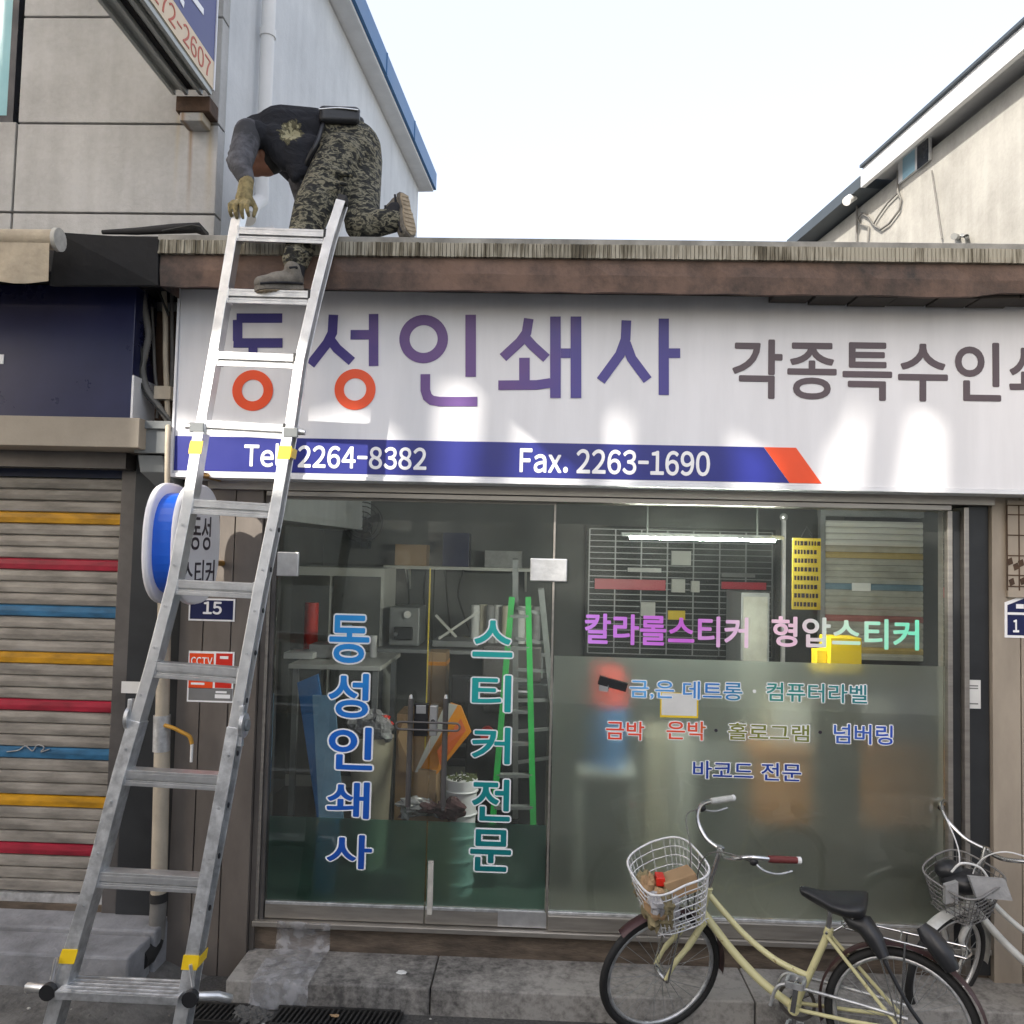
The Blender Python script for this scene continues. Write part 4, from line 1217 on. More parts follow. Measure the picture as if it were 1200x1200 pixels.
np_ = thing('house_number_plate', 'navy plate with a white number 15 on the pillar behind the ladder', 'number plate', P(248, 714, PY))
plate(221, 702, 276, 727, 'print_white', .005).build('plate', 'print_white', np_)
m = MB(); a, b = P(223, 725, PY), P(274, 704, PY); m.box((a.x, PY - .0065, a.z), (b.x, PY - .0052, b.z)); m.build('face', 'plate_navy', np_)
m = MB(); text_px(m, '15', (238, 705, 260, 720), PY - .0065, 'print_white', off=.03); m.build('lettering', 'print_white', np_)
ct = thing('cctv_notice', 'orange red and grey CCTV notice on the pillar behind the ladder', 'notice', P(247, 793, PY))
plate(219, 764, 275, 822, 'print_white', .003).build('sheet', 'print_white', ct)
m = MB()
for (u0, v0, u1, v1, c) in ((221, 766, 251, 806, 'sign_orange'), (252, 766, 273, 806, 'red_plastic'), (221, 807, 273, 820, 'grey_print')):
    a, b = P(u0, v1, PY), P(u1, v0, PY); m.box((a.x, PY - .0042, a.z), (b.x, PY - .0032, b.z), c)
m.build('print', 'sign_orange', ct)
m = MB(); text_px(m, 'CCTV', (224, 770, 249, 779), PY - .0042, 'print_white', off=.02); m.build('lettering', 'print_white', ct); m = MB()
for (u0, v0, u1, v1) in ((258, 769, 268, 772), (253, 810, 266, 812), (252, 814, 270, 818), (224, 800, 240, 802)):
    a, b = P(u0, v1, PY), P(u1, v0, PY); m.box((a.x, PY - .0052, a.z), (b.x, PY - .0043, b.z), 'print_white')
m.build('print', 'print_white', ct)
# right pillar: notice rack, house number
nr = thing('notice_rack', 'pale wall rack with a rusty wire grid on the beige pillar', 'rack', P(1200, 640, PY))
plate(1179, 588, 1262, 700, 'pillar_beige', .02).build('board', 'pillar_beige', nr, .003)
m = MB(); yy = PY - .024
for v in (592, 603, 627, 651, 674, 687):
    a, b = P(1181, v, yy), P(1258, v, yy); m.box((a.x, yy, a.z - .003), (b.x, PY - .019, a.z + .003))
for u in (1181, 1195, 1212, 1229, 1246):
    a, b = P(u, 692, yy), P(u, 592, yy); m.box((a.x - .003, yy + .001, a.z), (a.x + .003, PY - .0185, b.z))
m.build('grid', 'rust', nr)
m = MB()
for (u, v) in ((1184, 658), (1191, 664), (1197, 660), (1186, 682), (1199, 681)):
    a = P(u, v, yy); m.obox((a.x, PY - .0215, a.z), (.012, 0, .006), (0, .0012, 0), (-.004, 0, .016), 'rust'); m.build('mark', 'rust', nr); m = MB()
n2 = thing('house_number_plate', 'navy gabled house number plate with a white border on the beige pillar', 'number plate', P(1197, 725, PY))
m = MB(); a = [P(u, v, PY) for u, v in ((1177, 747), (1250, 749), (1250, 710), (1213, 692), (1177, 706))]; m.prism([(p.x, p.z) for p in a], PY - .004, PY); m.build('plate', 'print_white', n2)
m = MB(); a = [P(u, v, PY) for u, v in ((1180, 744), (1247, 746), (1247, 712), (1213, 696), (1180, 709))]; m.prism([(p.x, p.z) for p in a], PY - .0055, PY - .0042); m.build('face', 'plate_navy', n2)
m = MB(); text_px(m, '1', (1187, 726, 1194, 741), PY - .0055, 'print_white', off=.03); m.build('lettering', 'print_white', n2); m = MB(); text_px(m, '5', (1201, 726, 1211, 741), PY - .0055, 'print_white', off=.03); m.build('lettering', 'print_white', n2); m = MB()
for (u0, v0, u1, v1) in ((1180, 719, 1247, 720.2), (1190, 708, 1199, 713), (1202, 707, 1215, 713)):
    a, b = P(u0, v1, PY), P(u1, v0, PY); m.box((a.x, PY - .0065, a.z), (b.x, PY - .0056, b.z), 'print_white'); m.build('print', 'print_white', n2); m = MB()
m = MB(); JY = -.0305
plate(1131, 797, 1149, 830, 'paper', .002, JY, m)
for v in (803, 806, 824): 
    a, b = P(1134, v + 1.2, JY), P(1146, v, JY); m.box((a.x, JY - .0026, a.z), (b.x, JY - .0021, b.z), 'grey_print')
solo(m, 'door_sticker', 'paper', 'white paper sticker with small print on the dark jamb right of the window', 'sticker')
# plastic strip over the step
m = MB()
xa, xb = P(320, 1120, -.1).x, P(384, 1120, -.1).x
path = [(-.053, zg0 + .005), (-.055, zg0 - .035), (-.016, zg0 - .045), (-.016, z_step + .012), (-.06, z_step + .007), (-.16, z_step + .012), (-.345, z_step + .006), (-.366, z_step - .004), (-.367, .06), (-.38, .006)]
vs, nxx = [], 10
for j, (y, z) in enumerate(path):
    for i in range(nxx + 1):
        vs.append((xa + (xb - xa) * i / nxx - .012 * j / 3 + random.uniform(-.004, .004), y - abs(random.uniform(0, .008)), z + abs(random.uniform(0, .006))))
m.add(vs, [(j * (nxx + 1) + i, j * (nxx + 1) + i + 1, (j + 1) * (nxx + 1) + i + 1, (j + 1) * (nxx + 1) + i) for j in range(len(path) - 1) for i in range(nxx)], None, True)
solo(m, 'plastic_strip', 'plastic_sheet', 'crumpled clear plastic strip taped over the stone step below the glass door', 'plastic sheet')

# ------------------------------------------------------------------ left shuttered shop
NY = -.30
m = MB(); a, b = P(-90, 488, NY), P(160, 337, NY)
ns = thing('navy_signboard', 'blank navy blue signboard above the striped shutter', 'signboard', ((a.x + b.x) / 2, NY, P(80, 489, NY).z))
z0_, z1_ = P(80, 489, NY).z, P(80, 334, NY).z
m.box((a.x - 1.5, NY, z0_), (b.x, -.05, z1_)); m.build('panel', 'navy', ns, .004)
m = MB(); m.box((b.x + .001, NY - .004, z0_), (b.x + .012, -.05, P(160, 440, NY).z)); m.build('edge_trim', 'sign_frame', ns)
m = MB(); c = P(2, 421, NY); m.box((c.x - .06, NY - .004, c.z - .025), (c.x + .012, NY, c.z + .025)); m.build('lettering', 'print_white', ns)
lsx1 = P(163, 505, -.34).x
m = MB(); zq1, zq0 = z0_ - .002, P(80, 523, -.34).z
m.box((-5.2, -.34, zq0), (lsx1, .0, zq1)); m.build('beam', 'beige_beam', lb, .004)
m = MB(); m.box((-5.2, -.12, zq0 - .09), (P(150, 530, -.1).x, .0, zq0 - .002)); m.build('head_box', 'steel_dark', lb)
shx1 = P(135, 800, .03).x
sh_top, sh_bot = P(80, 541, .03).z, P(80, 1046, .03).z
m = MB()
vb = [P(80, v, .03).z for v in (541, 560)]
m.box((-5.2, .03, vb[1] + .003), (shx1, .06, vb[0] + .02), 'shutter_navy')
pitch = (vb[1] - sh_bot) / 35
colr = {3: 'shutter_yellow', 7: 'shutter_red', 11: 'shutter_blue', 15: 'shutter_yellow', 19: 'shutter_red', 23: 'shutter_blue', 27: 'shutter_yellow', 31: 'shutter_red'}
nsl = 35
# slats: convex profile
vs_stripes = [601, 658, 716, 772, 826, 880, 936, 988]
for k in range(nsl):
    z1 = vb[1] - k * pitch; z0 = z1 - pitch
    mm = colr.get(k, 'shutter_grey')
    jj = random.uniform(-.003, .003)
    pr = [(.038, z1 - .0015), (.027 + jj, z1 - .008), (.0255 + jj, (z0 + z1) / 2), (.029 + jj, z0 + .006), (.038, z0 + .001), (.05, z0 + .001), (.05, z1 - .002)]
    n = len(pr)
    v_ = [(-5.2, y, z) for y, z in pr] + [(shx1, y, z) for y, z in pr]
    m.add(v_, [(i, (i + 1) % n, n + (i + 1) % n, n + i) for i in range(n)] + [tuple(range(n, 2 * n))], mm)
m.box((-5.2, .01, sh_bot - .05), (shx1, .055, sh_bot - .003), 'alu_worn')
shu = m.build('roller_shutter', 'shutter_grey', lb)
m = MB()
m.tube(smooth0([P(u, v, .022) for u, v in ((8, 881), (22, 879), (30, 874), (38, 880), (44, 873), (52, 876), (48, 881), (58, 878))]), .0035, None, 5)
m.build('scribble', 'paper_grey', shu)
m = MB(); xq = P(149, 800, .0).x
m.box((shx1 + .002, -.01, .28), (xq, .09, zq0 - .091), 'steel_dark')
m.build('shutter_guide', 'steel_dark', lb, .003)
m = MB(); m.box((-5.2, .0, .28), (xq - .07, .09, sh_bot - .052)); m.build('threshold', 'sill_dirt', lb)
m = MB(); xq2 = xs[0] - .004
m.box((xq + .003, -.02, .28), (xq2, .09, 3.4)); m.build('dark_panel', 'jamb_dark', lb, .003)
m = MB(); DY = -.0205
plate(142, 799, 166, 812, 'paper', .002, DY, m); solo(m, 'shutter_sticker', 'paper', 'small white paper sticker on the dark panel left of the ladder', 'sticker')
# faint etched marks on the dark panel
m = MB()
# dark soffit + awning
m = MB(); a0, b0 = P(-40, 300, -.55), P(187, 300, -.55)
za, zb_ = P(120, 272, -.55).z, P(120, 337, -.45).z
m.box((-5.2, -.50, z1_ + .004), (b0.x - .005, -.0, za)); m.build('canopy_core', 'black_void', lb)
m = MB(); zt_ = P(70, 275, -.56).z
m.add([P(66, 272, -.62), P(185, 280, -.55), P(185, 336, -.48), P(58, 335, -.52)], [(3, 2, 1, 0)])
m.extr([P(66, 272, -.62), P(185, 280, -.55), P(185, 334, -.5), P(58, 334, -.52)], (0, .03, 0)); solo(m, 'dark_awning', 'canvas_dark', 'black canvas awning hanging between beige awning and brown eave', 'awning')
m = MB()
pts_ = [P(u, v, -.35) for u, v in ((120, 272), (160, 271), (205, 268), (232, 267), (243, 275))]
m.tube(pts_, [.012, .02, .028, .03, .012], None, 8)
m.tube([P(u, v, -.4) for u, v in ((190, 271), (225, 264), (236, 266), (244, 276))], .006, 'cable_black', 6)
solo(m, 'rolled_tarp', 'canvas_dark', 'rolled black tarp lying where the shop roof meets the concrete wall', 'tarp')
aw = thing('beige_awning', 'rolled beige canvas awning with a short ragged valance over the navy signboard', 'awning', P(20, 300, -.75))
m = MB(); a, b = P(-120, 282, -.75), P(66, 281, -.75)
m.tube([Vector((a.x - .6, -.75, b.z)), Vector((b.x, -.75, b.z))], .048, None, 18); m.build('roll', 'canvas', aw)
m = MB(); m.tube([Vector((b.x, -.75, b.z)), Vector((b.x + .02, -.75, b.z))], .056, None, 18); m.build('end_cap', 'pitted_white', aw)
m = MB(); nxx = 26; vs = []
xa_, xb_ = a.x - .6, P(58, 310, -.78).x
zt0, zt1 = b.z - .03, P(30, 334, -.78).z
for j in range(6):
    for i in range(nxx + 1):
        x = xa_ + (xb_ - xa_) * i / nxx
        sc = .02 * (.5 + .5 * math.cos((x - xb_) * 22))
        vs.append((x, -.79 + .012 * math.sin(i * 1.3) * j / 5, zt0 + (zt1 + sc - zt0) * j / 5))
fr = [(j * (nxx + 1) + i, j * (nxx + 1) + i + 1, (j + 1) * (nxx + 1) + i + 1, (j + 1) * (nxx + 1) + i) for j in range(5) for i in range(nxx)]
m.add(vs, fr, None, True); m.build('valance', 'canvas', aw)

# grey capital box, pipes, cables between the shops
cb = MB()
a, b = P(163, 532, -.2), P(207, 498, -.2)
cb.box((a.x, -.26, P(185, 531, -.26).z), (sx0 - .02, -.02, P(185, 497, -.26).z))
cb.box((a.x - .012, -.28, P(185, 503, -.26).z), (sx0 - .016, -.02, P(185, 496, -.26).z + .01))
z3, z4 = P(185, 569, -.2).z, P(185, 533, -.26).z
cb.extr([(a.x + .01, -.235, z4), (a.x + .01, -.03, z4), (a.x + .06, -.03, z3), (a.x + .06, -.12, z3), (a.x + .045, -.16, z3 + .03), (a.x + .02, -.22, z3 + .07)], (sx0 - .02 - a.x - .07, 0, 0))
solo(cb, 'duct_box', 'grey_box', 'grey sheet metal duct box under the cables between the two shops', 'duct', bev=.003)
m = MB()
m.box((P(160, 420, -.05).x, -.05, P(180, 500, -.05).z), (sx0 - .02, -.02, zfb), 'rust')
solo(m, 'gap_board', 'rust', 'dirty brown board closing the gap between the two signboards', 'board')
def pxs(l, Y): return [P(u, v, Y) for u, v in l]
m = MB()
def smooth(pts, k=6):
    out = []
    n = len(pts)
    for i in range(n - 1):
        p0, p1, p2, p3 = pts[max(i - 1, 0)], pts[i], pts[i + 1], pts[min(i + 2, n - 1)]
        for j in range(k):
            t = j / k
            out.append(0.5 * ((2 * p1) + (p2 - p0) * t + (2 * p0 - 5 * p1 + 4 * p2 - p3) * t * t + (3 * p1 - 3 * p2 + p3 - p0) * t ** 3))
    out.append(pts[-1]); return out
hp_ = smooth(pxs([(166, 338), (170, 365), (174, 392), (170, 415), (167, 432), (172, 455), (185, 475), (198, 494)], -.2), 14)
m.tube(hp_, [.017 + .0035 * (i % 2) for i in range(len(hp_))], None, 8)
solo(m, 'corrugated_hose', 'cable_grey', 'grey corrugated hose hanging between the navy sign and the white sign', 'hose')
m = MB()
m.tube(smooth(pxs([(167, 340), (172, 338), (182, 338), (188, 346), (192, 356), (198, 370)], -.24)), .007, 'cable_black', 6)
m.tube(smooth(pxs([(160, 355), (156, 368), (158, 385), (163, 400), (166, 420), (163, 440), (170, 462), (184, 478), (197, 492)], -.22)), .006, None, 6)
m.tube(smooth(pxs([(178, 360), (180, 400), (182, 440), (186, 470), (184, 490)], -.14)), .009, 'cable_grey', 6)
m.tube(pxs([(201, 338), (202, 420), (200, 470)], -.15), .011, 'cable_grey', 8)
solo(m, 'cable_bundle', 'cable_black', 'tangle of thin black and grey cables beside the white signboard', 'cable')
m = MB()
m.tube(smooth(pxs([(192, 338), (194, 380), (194, 420), (196, 470), (197, 500)], -.19)), .014, None, 10)
m.tube([P(197, 500, -.19), P(197, 500, -.3), P(196.5, 520, -.3), P(196, 572, -.3), P(194, 640, -.16), P(193, 700, -.10)], .014, None, 10)
a = P(194, 460, -.19); m.box((a.x - .05, a.y - .03, a.z - .04), (a.x + .04, a.y + .03, a.z + .03), 'pvc_beige')
solo(m, 'conduit_pipe', 'pvc_beige', 'thin cream conduit running down behind the round sign', 'pipe')
rp = thing('rain_pipe', 'weathered beige rain pipe standing between the striped shutter and the dark pillar', 'pipe', P(183, 1120, -.12))
m = MB()
m.tube([P(193, 690, -.11), P(192, 760, -.11), P(190, 840, -.11)], .036, None, 14)
m.tube([P(190, 838, -.11), P(189, 880, -.11)], .045, 'alu_worn', 14); m.tube([P(190, 880, -.11), P(186, 1046, -.11)], .042, None, 14); m.tube([P(186, 1046, -.11), P(186, 1056, -.11)], .047, 'rubber', 14); m.tube([P(186, 1056, -.11), P(183, 1100, -.11)], .043, 'cable_grey', 14)
m.build('pipe', 'pvc_beige', rp)
m = MB(); c = P(177, 1112, -.14)
m.tube([P(183, 1098, -.11), Vector((c.x, -.13, c.z + .02)), Vector((c.x, -.20, c.z)), Vector((c.x - .01, -.27, c.z))], [.045, .055, .058, .058], 'rubber', 14); m.disc((c.x - .01, -.272, c.z), (0, -1, 0), .04, .004, 'black_void', 16); m.build('elbow', 'rubber', rp)
m = MB()
m.tube(smooth([P(193, 850, -.14), P(203, 853, -.15), P(213, 858, -.15), P(222, 863, -.15), P(225, 872, -.15)]), .011, None, 8); m.tube([P(225, 872, -.15), P(224, 893, -.15)], .008, 'pvc_white', 8)
solo(m, 'tap_hose', 'yellow_pipe', 'short bent yellow hose with a white tip on the rain pipe', 'hose')

# ------------------------------------------------------------------ inside the shop
zfl = zf
m = MB(); y0 = .25
a, b = P(738, 630, y0), P(908, 630, y0)
fl = thing('fluorescent_lamp', 'long lit fluorescent lamp on the ceiling behind the display window', 'lamp', ((a.x + b.x) / 2, y0, zc_))
m.tube([Vector((a.x, y0, a.z)), Vector((b.x, y0, a.z))], .006, 'lamp_tube', 10); m.build('tube', 'lamp_tube', fl)
m = MB(); m.box((a.x - .05, y0 - .02, a.z + .009), (b.x + .05, y0 + .02, a.z + .03))
for x in (a.x + .1, b.x - .1): m.tube([(x, y0, a.z + .03), (x, y0, zc_)], .006, None, 6)
m.build('housing', 'grey_metal', fl)


def table(name, lab, cat, u0, u1, vt, Yf, Yb, mat, th=.03, legs=True):
    a, b = P(u0, vt, Yf), P(u1, vt, Yf)
    t = thing(name, lab, cat, ((a.x + b.x) / 2, (Yf + Yb) / 2, zfl))
    q = MB(); q.box((a.x, Yf, a.z - th), (b.x, Yb, a.z)); q.build('table_top', mat, t, .003)
    for x in (a.x + .04, b.x - .04):
        for y in (Yf + .05, Yb - .05):
            q = MB(); q.box((x - .018, y - .018, zfl), (x + .018, y + .018, a.z - th)); q.build('leg', 'grey_metal', t)
    return t, a.x, b.x, a.z


table('white_table', 'white work table with a clear top inside behind the left door', 'table', 338, 446, 778, .9, 1.7, 'white_board')
table('office_desk', 'grey desk at the back of the shop between the door handles', 'table', 440, 640, 760, 2.4, 3.2, 'grey_metal')
m = MB()
a, b = P(398, 715, 2.2), P(470, 690, 2.2)
m.box((P(320, 690, 2.6).x, 2.6, zfl), (P(450, 690, 2.6).x, 3.2, P(400, 665, 2.6).z), 'white_board'); m.box((P(325, 690, 2.58).x, 2.585, zfl + .1), (P(386, 690, 2.58).x, 2.598, P(400, 675, 2.58).z), 'room_wall'); m.box((P(390, 690, 2.58).x, 2.585, zfl + .1), (P(446, 690, 2.58).x, 2.598, P(400, 675, 2.58).z), 'room_wall')
solo(m, 'storage_cabinet', 'white_board', 'tall pale two door cabinet at the back left of the shop', 'cabinet', .004)
def sits(u, v0, v1, Y):  # column between v0(top) and v1
    return P(u, v0, Y), P(u, v1, Y)
def crate(name, lab, cat, u0, u1, v0, v1, Yf, dep, mat, bev=.004, floor=False):
    a, b = P(u0, v1, Yf), P(u1, v0, Yf); q = MB()
    z0 = zfl if floor else a.z
    q.box((a.x, Yf, z0), (b.x, Yf + dep, b.z))
    return q, a, b
# leaning blue sheet
m = MB(); m.extr([P(372, 962, .35), P(398, 962, .35), P(372, 790, .75), P(348, 800, .75)], (0, .03, 0), 'blue_plastic'); m.extr([P(374, 962, .30), P(402, 960, .30), P(392, 815, .6), P(366, 815, .6)], (0, .02, 0), 'pale_blue')
a_ = P(372, 962, .35); m.box((a_.x, .33, zfl), (a_.x + .12, .38, a_.z + .01), 'blue_plastic')
solo(m, 'blue_sheet', 'blue_plastic', 'bent blue plastic sheet leaning inside the left door', 'sheet')
# cream bin with clear bag
b1 = thing('waste_bin', 'cream bin stuffed with a clear plastic bag behind the blue lettering', 'bin', (P(440, 900, .7).x, .8, zfl))
m = MB(); a, b = P(420, 905, .7), P(452, 858, .7); zz0 = zfl
def frustum(mb, cx, cy, z0, z1, r0, r1, mat, n=20, sq=1):
    pts0 = [(cx + r0 * math.cos(2 * math.pi * k / n), cy + r0 * math.sin(2 * math.pi * k / n), z0) for k in range(n)]
    pts1 = [(cx + r1 * math.cos(2 * math.pi * k / n), cy + r1 * math.sin(2 * math.pi * k / n), z1) for k in range(n)]
    mb.add(pts0 + pts1, [(k, (k + 1) % n, n + (k + 1) % n, n + k) for k in range(n)], mat, True); mb.add(pts0, [tuple(reversed(range(n)))], mat); mb.add(pts1, [tuple(range(n))], mat)
cxx = P(436, 880, .85).x; zbn = P(436, 862, .85).z
frustum(m, cxx, .85, zfl, zbn, .11, .14, 'bin_cream'); m.build('bin_body', 'bin_cream', b1)
m = MB()
for k in range(9):
    m.crumple((cxx + random.uniform(-.1, .1), .85 + random.uniform(-.08, .08), zbn + random.uniform(.0, .1)), (random.uniform(.05, .09), .06, random.uniform(.04, .08)), 'clear_bag' if k else 'red_plastic')
m.build('bag', 'clear_bag', b1)
# cardboard boxes
m = MB(); a, b = P(470, 920, .95), P(512, 838, .95); m.box((a.x - .04, .95, zfl), (b.x, 1.25, b.z))
m.extr([P(468, 905, .9), P(484, 905, .9), P(484, 842, .96), P(476, 838, .96), P(466, 862, .9)], (0, .02, 0), 'cardboard')
solo(m, 'cardboard_box', 'cardboard', 'open cardboard box standing behind the left door handle', 'box')
m = MB(); a, b = P(500, 800, 1.9), P(523, 765, 1.9); m.box((a.x, 1.9, zfl), (b.x, 2.15, b.z), 'cardboard'); m.box((a.x - .003, 1.897, b.z - .1), (b.x + .003, 2.153, b.z - .07), 'orange_panel')
solo(m, 'cardboard_box', 'cardboard', 'tall narrow cardboard carton at the middle of the dark shop', 'box')
# orange panel
m = MB()
m.extr([P(488, 905, .55), P(512, 907, .5), P(552, 858, .6), P(540, 828, .7), P(528, 824, .72)], (0, .03, 0), 'orange_panel')
m.extr([P(512, 880, .49), P(540, 842, .58), P(546, 856, .56), P(516, 897, .49)], (0, .004, 0), 'orange_deep')
m.extr([P(486, 905, .54), P(490, 905, .54), P(536, 827, .68), P(522, 824, .70)], (0, .02, 0), 'white_board')
a = P(500, 906, .52); m.box((a.x - .05, .5, zfl), (a.x + .06, .6, a.z + .02), 'cardboard')
solo(m, 'orange_panel', 'orange_panel', 'tilted orange and yellow folded panel between the door handles', 'panel')
# bucket of dry leaves
bk = thing('plant_bucket', 'white ribbed bucket of dry green leaves behind the right door handle', 'bucket', (P(540, 950, .4).x, .45, zfl))
cxx, zb1 = P(541, 915, .45).x, P(541, 912, .45).z
m = MB()
zz = max(zfl, P(541, 951, .45).z)
frustum(m, cxx, .45, zfl, zb1, .075, .095, 'disc_white')
for k in range(5): m.tube([(cxx + (.078 + .016 * (k / 5) + .006) * math.cos(t_ * .314), .45 + (.078 + .016 * (k / 5) + .006) * math.sin(t_ * .314), zfl + (zb1 - zfl) * (k + .5) / 5) for t_ in range(20)], .006, 'disc_white', 6, closed=True)
m.build('bucket_body', 'disc_white', bk)
m = MB()
for k in range(70):
    a = random.uniform(0, 6.28); rr = .085 * math.sqrt(random.random())
    d = Vector((random.uniform(-1, 1), random.uniform(-1, 1), random.uniform(-.2, .6))).normalized() * .02; e = d.orthogonal().normalized() * .008
    c = Vector((cxx + rr * math.cos(a), .45 + rr * math.sin(a), zb1 + random.uniform(0, .015)))
    m.add([c - d, c + e, c + d, c - e], [(0, 1, 2, 3)])
m.build('leaves', 'leaves', bk)
m = MB()
for k in range(16):
    c = P(random.uniform(478, 530), 955 - random.uniform(0, 14), .3 + random.uniform(0, .2)); m.crumple((c.x, c.y, max(c.z, zfl + .03)), (random.uniform(.04, .09), .05, random.uniform(.02, .05)), random.choice(['maroon_cloth', 'maroon_cloth', 'clear_bag', 'cable_grey']))
a = P(505, 957, .4); m.box((a.x - .12, .3, zfl), (a.x + .12, .5, a.z), 'cardboard')
solo(m, 'cloth_heap', 'maroon_cloth', 'heap of maroon cloth and wrappings on the floor inside the doors', 'cloth')
# step ladder
sl_ = thing('green_stepladder', 'green and grey folding stepladder leaning inside the right door', 'stepladder', (P(605, 950, .8).x, .8, zfl))
def rail(mb, u0, v0, Y0, u1, v1, Y1, w, mat):
    mb.beam(P(u0, v0, Y0), P(u1, v1, Y1), w, .045, (1, 0, 0), mat)
zft = zfl
for (u0, v0, u1, v1) in ((600, 700, 577, 968), (619, 700, 625, 968)):
    q = MB(); p1 = P(u1, v1, .55); rail(q, u0, v0, .8, u1, v1, .55, .036, 'green_paint'); q.box((p1.x - .025, .52, zfl), (p1.x + .025, .58, p1.z + .01), 'rubber'); q.build('front_rail', 'green_paint', sl_)
for (u0, v0, u1, v1) in ((604, 655, 604, 960), (634, 690, 660, 950)):
    q = MB(); p1 = P(u1, v1, 1.15); rail(q, u0, v0, .84, u1, v1, 1.15, .036, 'grey_metal'); q.box((p1.x - .025, 1.12, zfl), (p1.x + .025, 1.18, p1.z + .01), 'rubber'); q.build('rear_rail', 'grey_metal', sl_)
for k in range(7):
    t = (k + .6) / 7.2
    q = MB(); q.beam(P(600 - 23 * t, 700 + 268 * t, .8 - .25 * t), P(619 + 6 * t, 700 + 268 * t, .8 - .25 * t), .05, .02, (0, 1, 0), 'grey_metal'); q.build('step', 'grey_metal', sl_)
    if k < 6:
        q = MB(); q.beam(P(604, 690 + 262 * t, .85 + .3 * t), P(635 + 24 * t, 700 + 240 * t, .85 + .3 * t), .025, .02, (0, 1, 0), 'grey_metal'); q.build('rear_step', 'grey_metal', sl_)
# pole, tall pale strip in the middle of the doors
m = MB(); a = P(502, 830, .9); b = P(502, 666, .9); m.box((a.x - .012, .9, zfl), (b.x + .008, .92, b.z)); solo(m, 'yellow_pole', 'paper_yellow', 'thin pale yellow pole standing upright behind the door gap', 'pole')
# wall fan
fn = thing('wall_fan', 'dark round wall fan above the cabinet behind the transom glass', 'fan', P(425, 612, 3.5))
m = MB(); c = P(425, 612, 3.3)
for rr in (.05, .1, .15, .19): m.tube([(c.x + rr * math.cos(t_ * .262), 3.3, c.z + rr * math.sin(t_ * .262)) for t_ in range(24)], .006, None, 6, closed=True)
m.build('cage', 'black_plastic', fn)
m = MB(); m.disc((c.x, 3.32, c.z), (0, 1, 0), .04, .16, None, 14); m.box((c.x - .03, 3.4, c.z - .25), (c.x + .03, 3.6, c.z)); m.build('motor', 'black_plastic', fn)
m = MB()
for k in range(4):
    a = k * math.pi / 2 + .4; d = Vector((math.cos(a), 0, math.sin(a))); e = Vector((-math.sin(a), 0, math.cos(a)))
    m.extr([Vector((c.x, 3.325, c.z)) + d * .03 - e * .02, Vector((c.x, 3.315, c.z)) + d * .16 - e * .06, Vector((c.x, 3.33, c.z)) + d * .17 + e * .03, Vector((c.x, 3.33, c.z)) + d * .03 + e * .02], (0, .004, 0))
m.build('blades', 'black_plastic', fn)
# machines on the desk
pm = thing('label_printer', 'dark grey label printing machine on the back desk', 'machine', P(470, 745, 2.7))
m = MB(); zd = P(540, 760, 2.4).z
a, b = P(455, 758, 2.5), P(492, 712, 2.5); m.box((a.x, 2.5, zd), (b.x, 2.9, b.z)); m.box((a.x + .05, 2.46, zd + .05), (b.x - .05, 2.499, zd + .16), 'black_plastic'); m.build('machine_body', 'grey_metal', pm, .01)
m = MB(); m.disc((b.x - .1, 2.495, b.z - .06), (0, -1, 0), .03, .03, None, 16); m.disc((a.x + .07, 2.455, zd + .1), (0, -1, 0), .02, .02, 'chrome', 12); m.build('dial', 'pvc_white', pm)
pm2 = thing('paper_cutter', 'pale lever paper cutter on the back desk right of the printer', 'machine', P(530, 745, 2.7))
m = MB(); a, b = P(506, 758, 2.5), P(560, 745, 2.5); m.box((a.x, 2.5, zd), (b.x, 2.9, zd + .05)); m.build('cutter_bed', 'grey_metal', pm2, .004)
m = MB(); m.beam(Vector((a.x + .05, 2.55, zd + .06)), Vector((b.x, 2.6, zd + .30)), .03, .02, (0, 1, 0)); m.beam(Vector((a.x + .02, 2.55, zd + .26)), Vector((a.x + .2, 2.55, zd + .08)), .03, .02, (0, 1, 0)); m.build('lever', 'white_board', pm2)
# clutter
def on_desk(u, Y, z, w, d, h, mat, name, lab, cat, shapef='box', group=None):
    x = P(u, 750, Y).x; q = MB()
    if shapef == 'box': q.box((x - w / 2, Y, z), (x + w / 2, Y + d, z + h), mat)
    else: q.tube([(x, Y + d / 2, z), (x, Y + d / 2, z + h)], w / 2, mat, 16)
    return solo(q, name, mat, lab, cat, .002 if shapef == 'box' else 0, group)
zt1 = P(392, 778, .9).z
for k, (u, w_, h_, mt) in enumerate(((350, .20, .04, 'paper'), (376, .16, .09, 'paper_grey'))):
    on_desk(u, 1.1 + k * .1, zt1, w_, .25, h_, mt, 'paper_stack', ('low stack of white paper on the white work table', 'thicker stack of grey paper on the white work table')[k], 'paper')
on_desk(362, 1.45, zt1, .10, .1, .36, 'red_plastic', 'fire_extinguisher', 'red fire extinguisher standing at the back of the white work table', 'extinguisher', 'round')
on_desk(405, 1.3, zt1, .07, .07, .22, 'pale_blue', 'spray_bottle', 'pale blue bottle standing on the white work table', 'bottle', 'round')
on_desk(437, 1.3, zt1, .05, .05, .15, 'pvc_white', 'glue_tube', 'thin white tube standing at the right end of the white work table', 'tube', 'round')
zd2 = P(540, 760, 2.4).z
for k in range(9):
    on_desk(556 + k * 9, 2.75 + (k % 2) * .1, zd2, .075, .075, .34, ('paper', 'bin_cream', 'paper_grey')[k % 3], 'paper_roll', 'paper roll standing in the row on the back office desk', 'paper roll', 'round', 'paper rolls on the back desk')
m = MB(); x0, x1 = P(452, 650, 3.4).x, P(640, 650, 3.4).x; zs_ = P(540, 668, 3.4).z
m.box((x0, 3.3, zs_), (x1, 3.59, zs_ + .03))
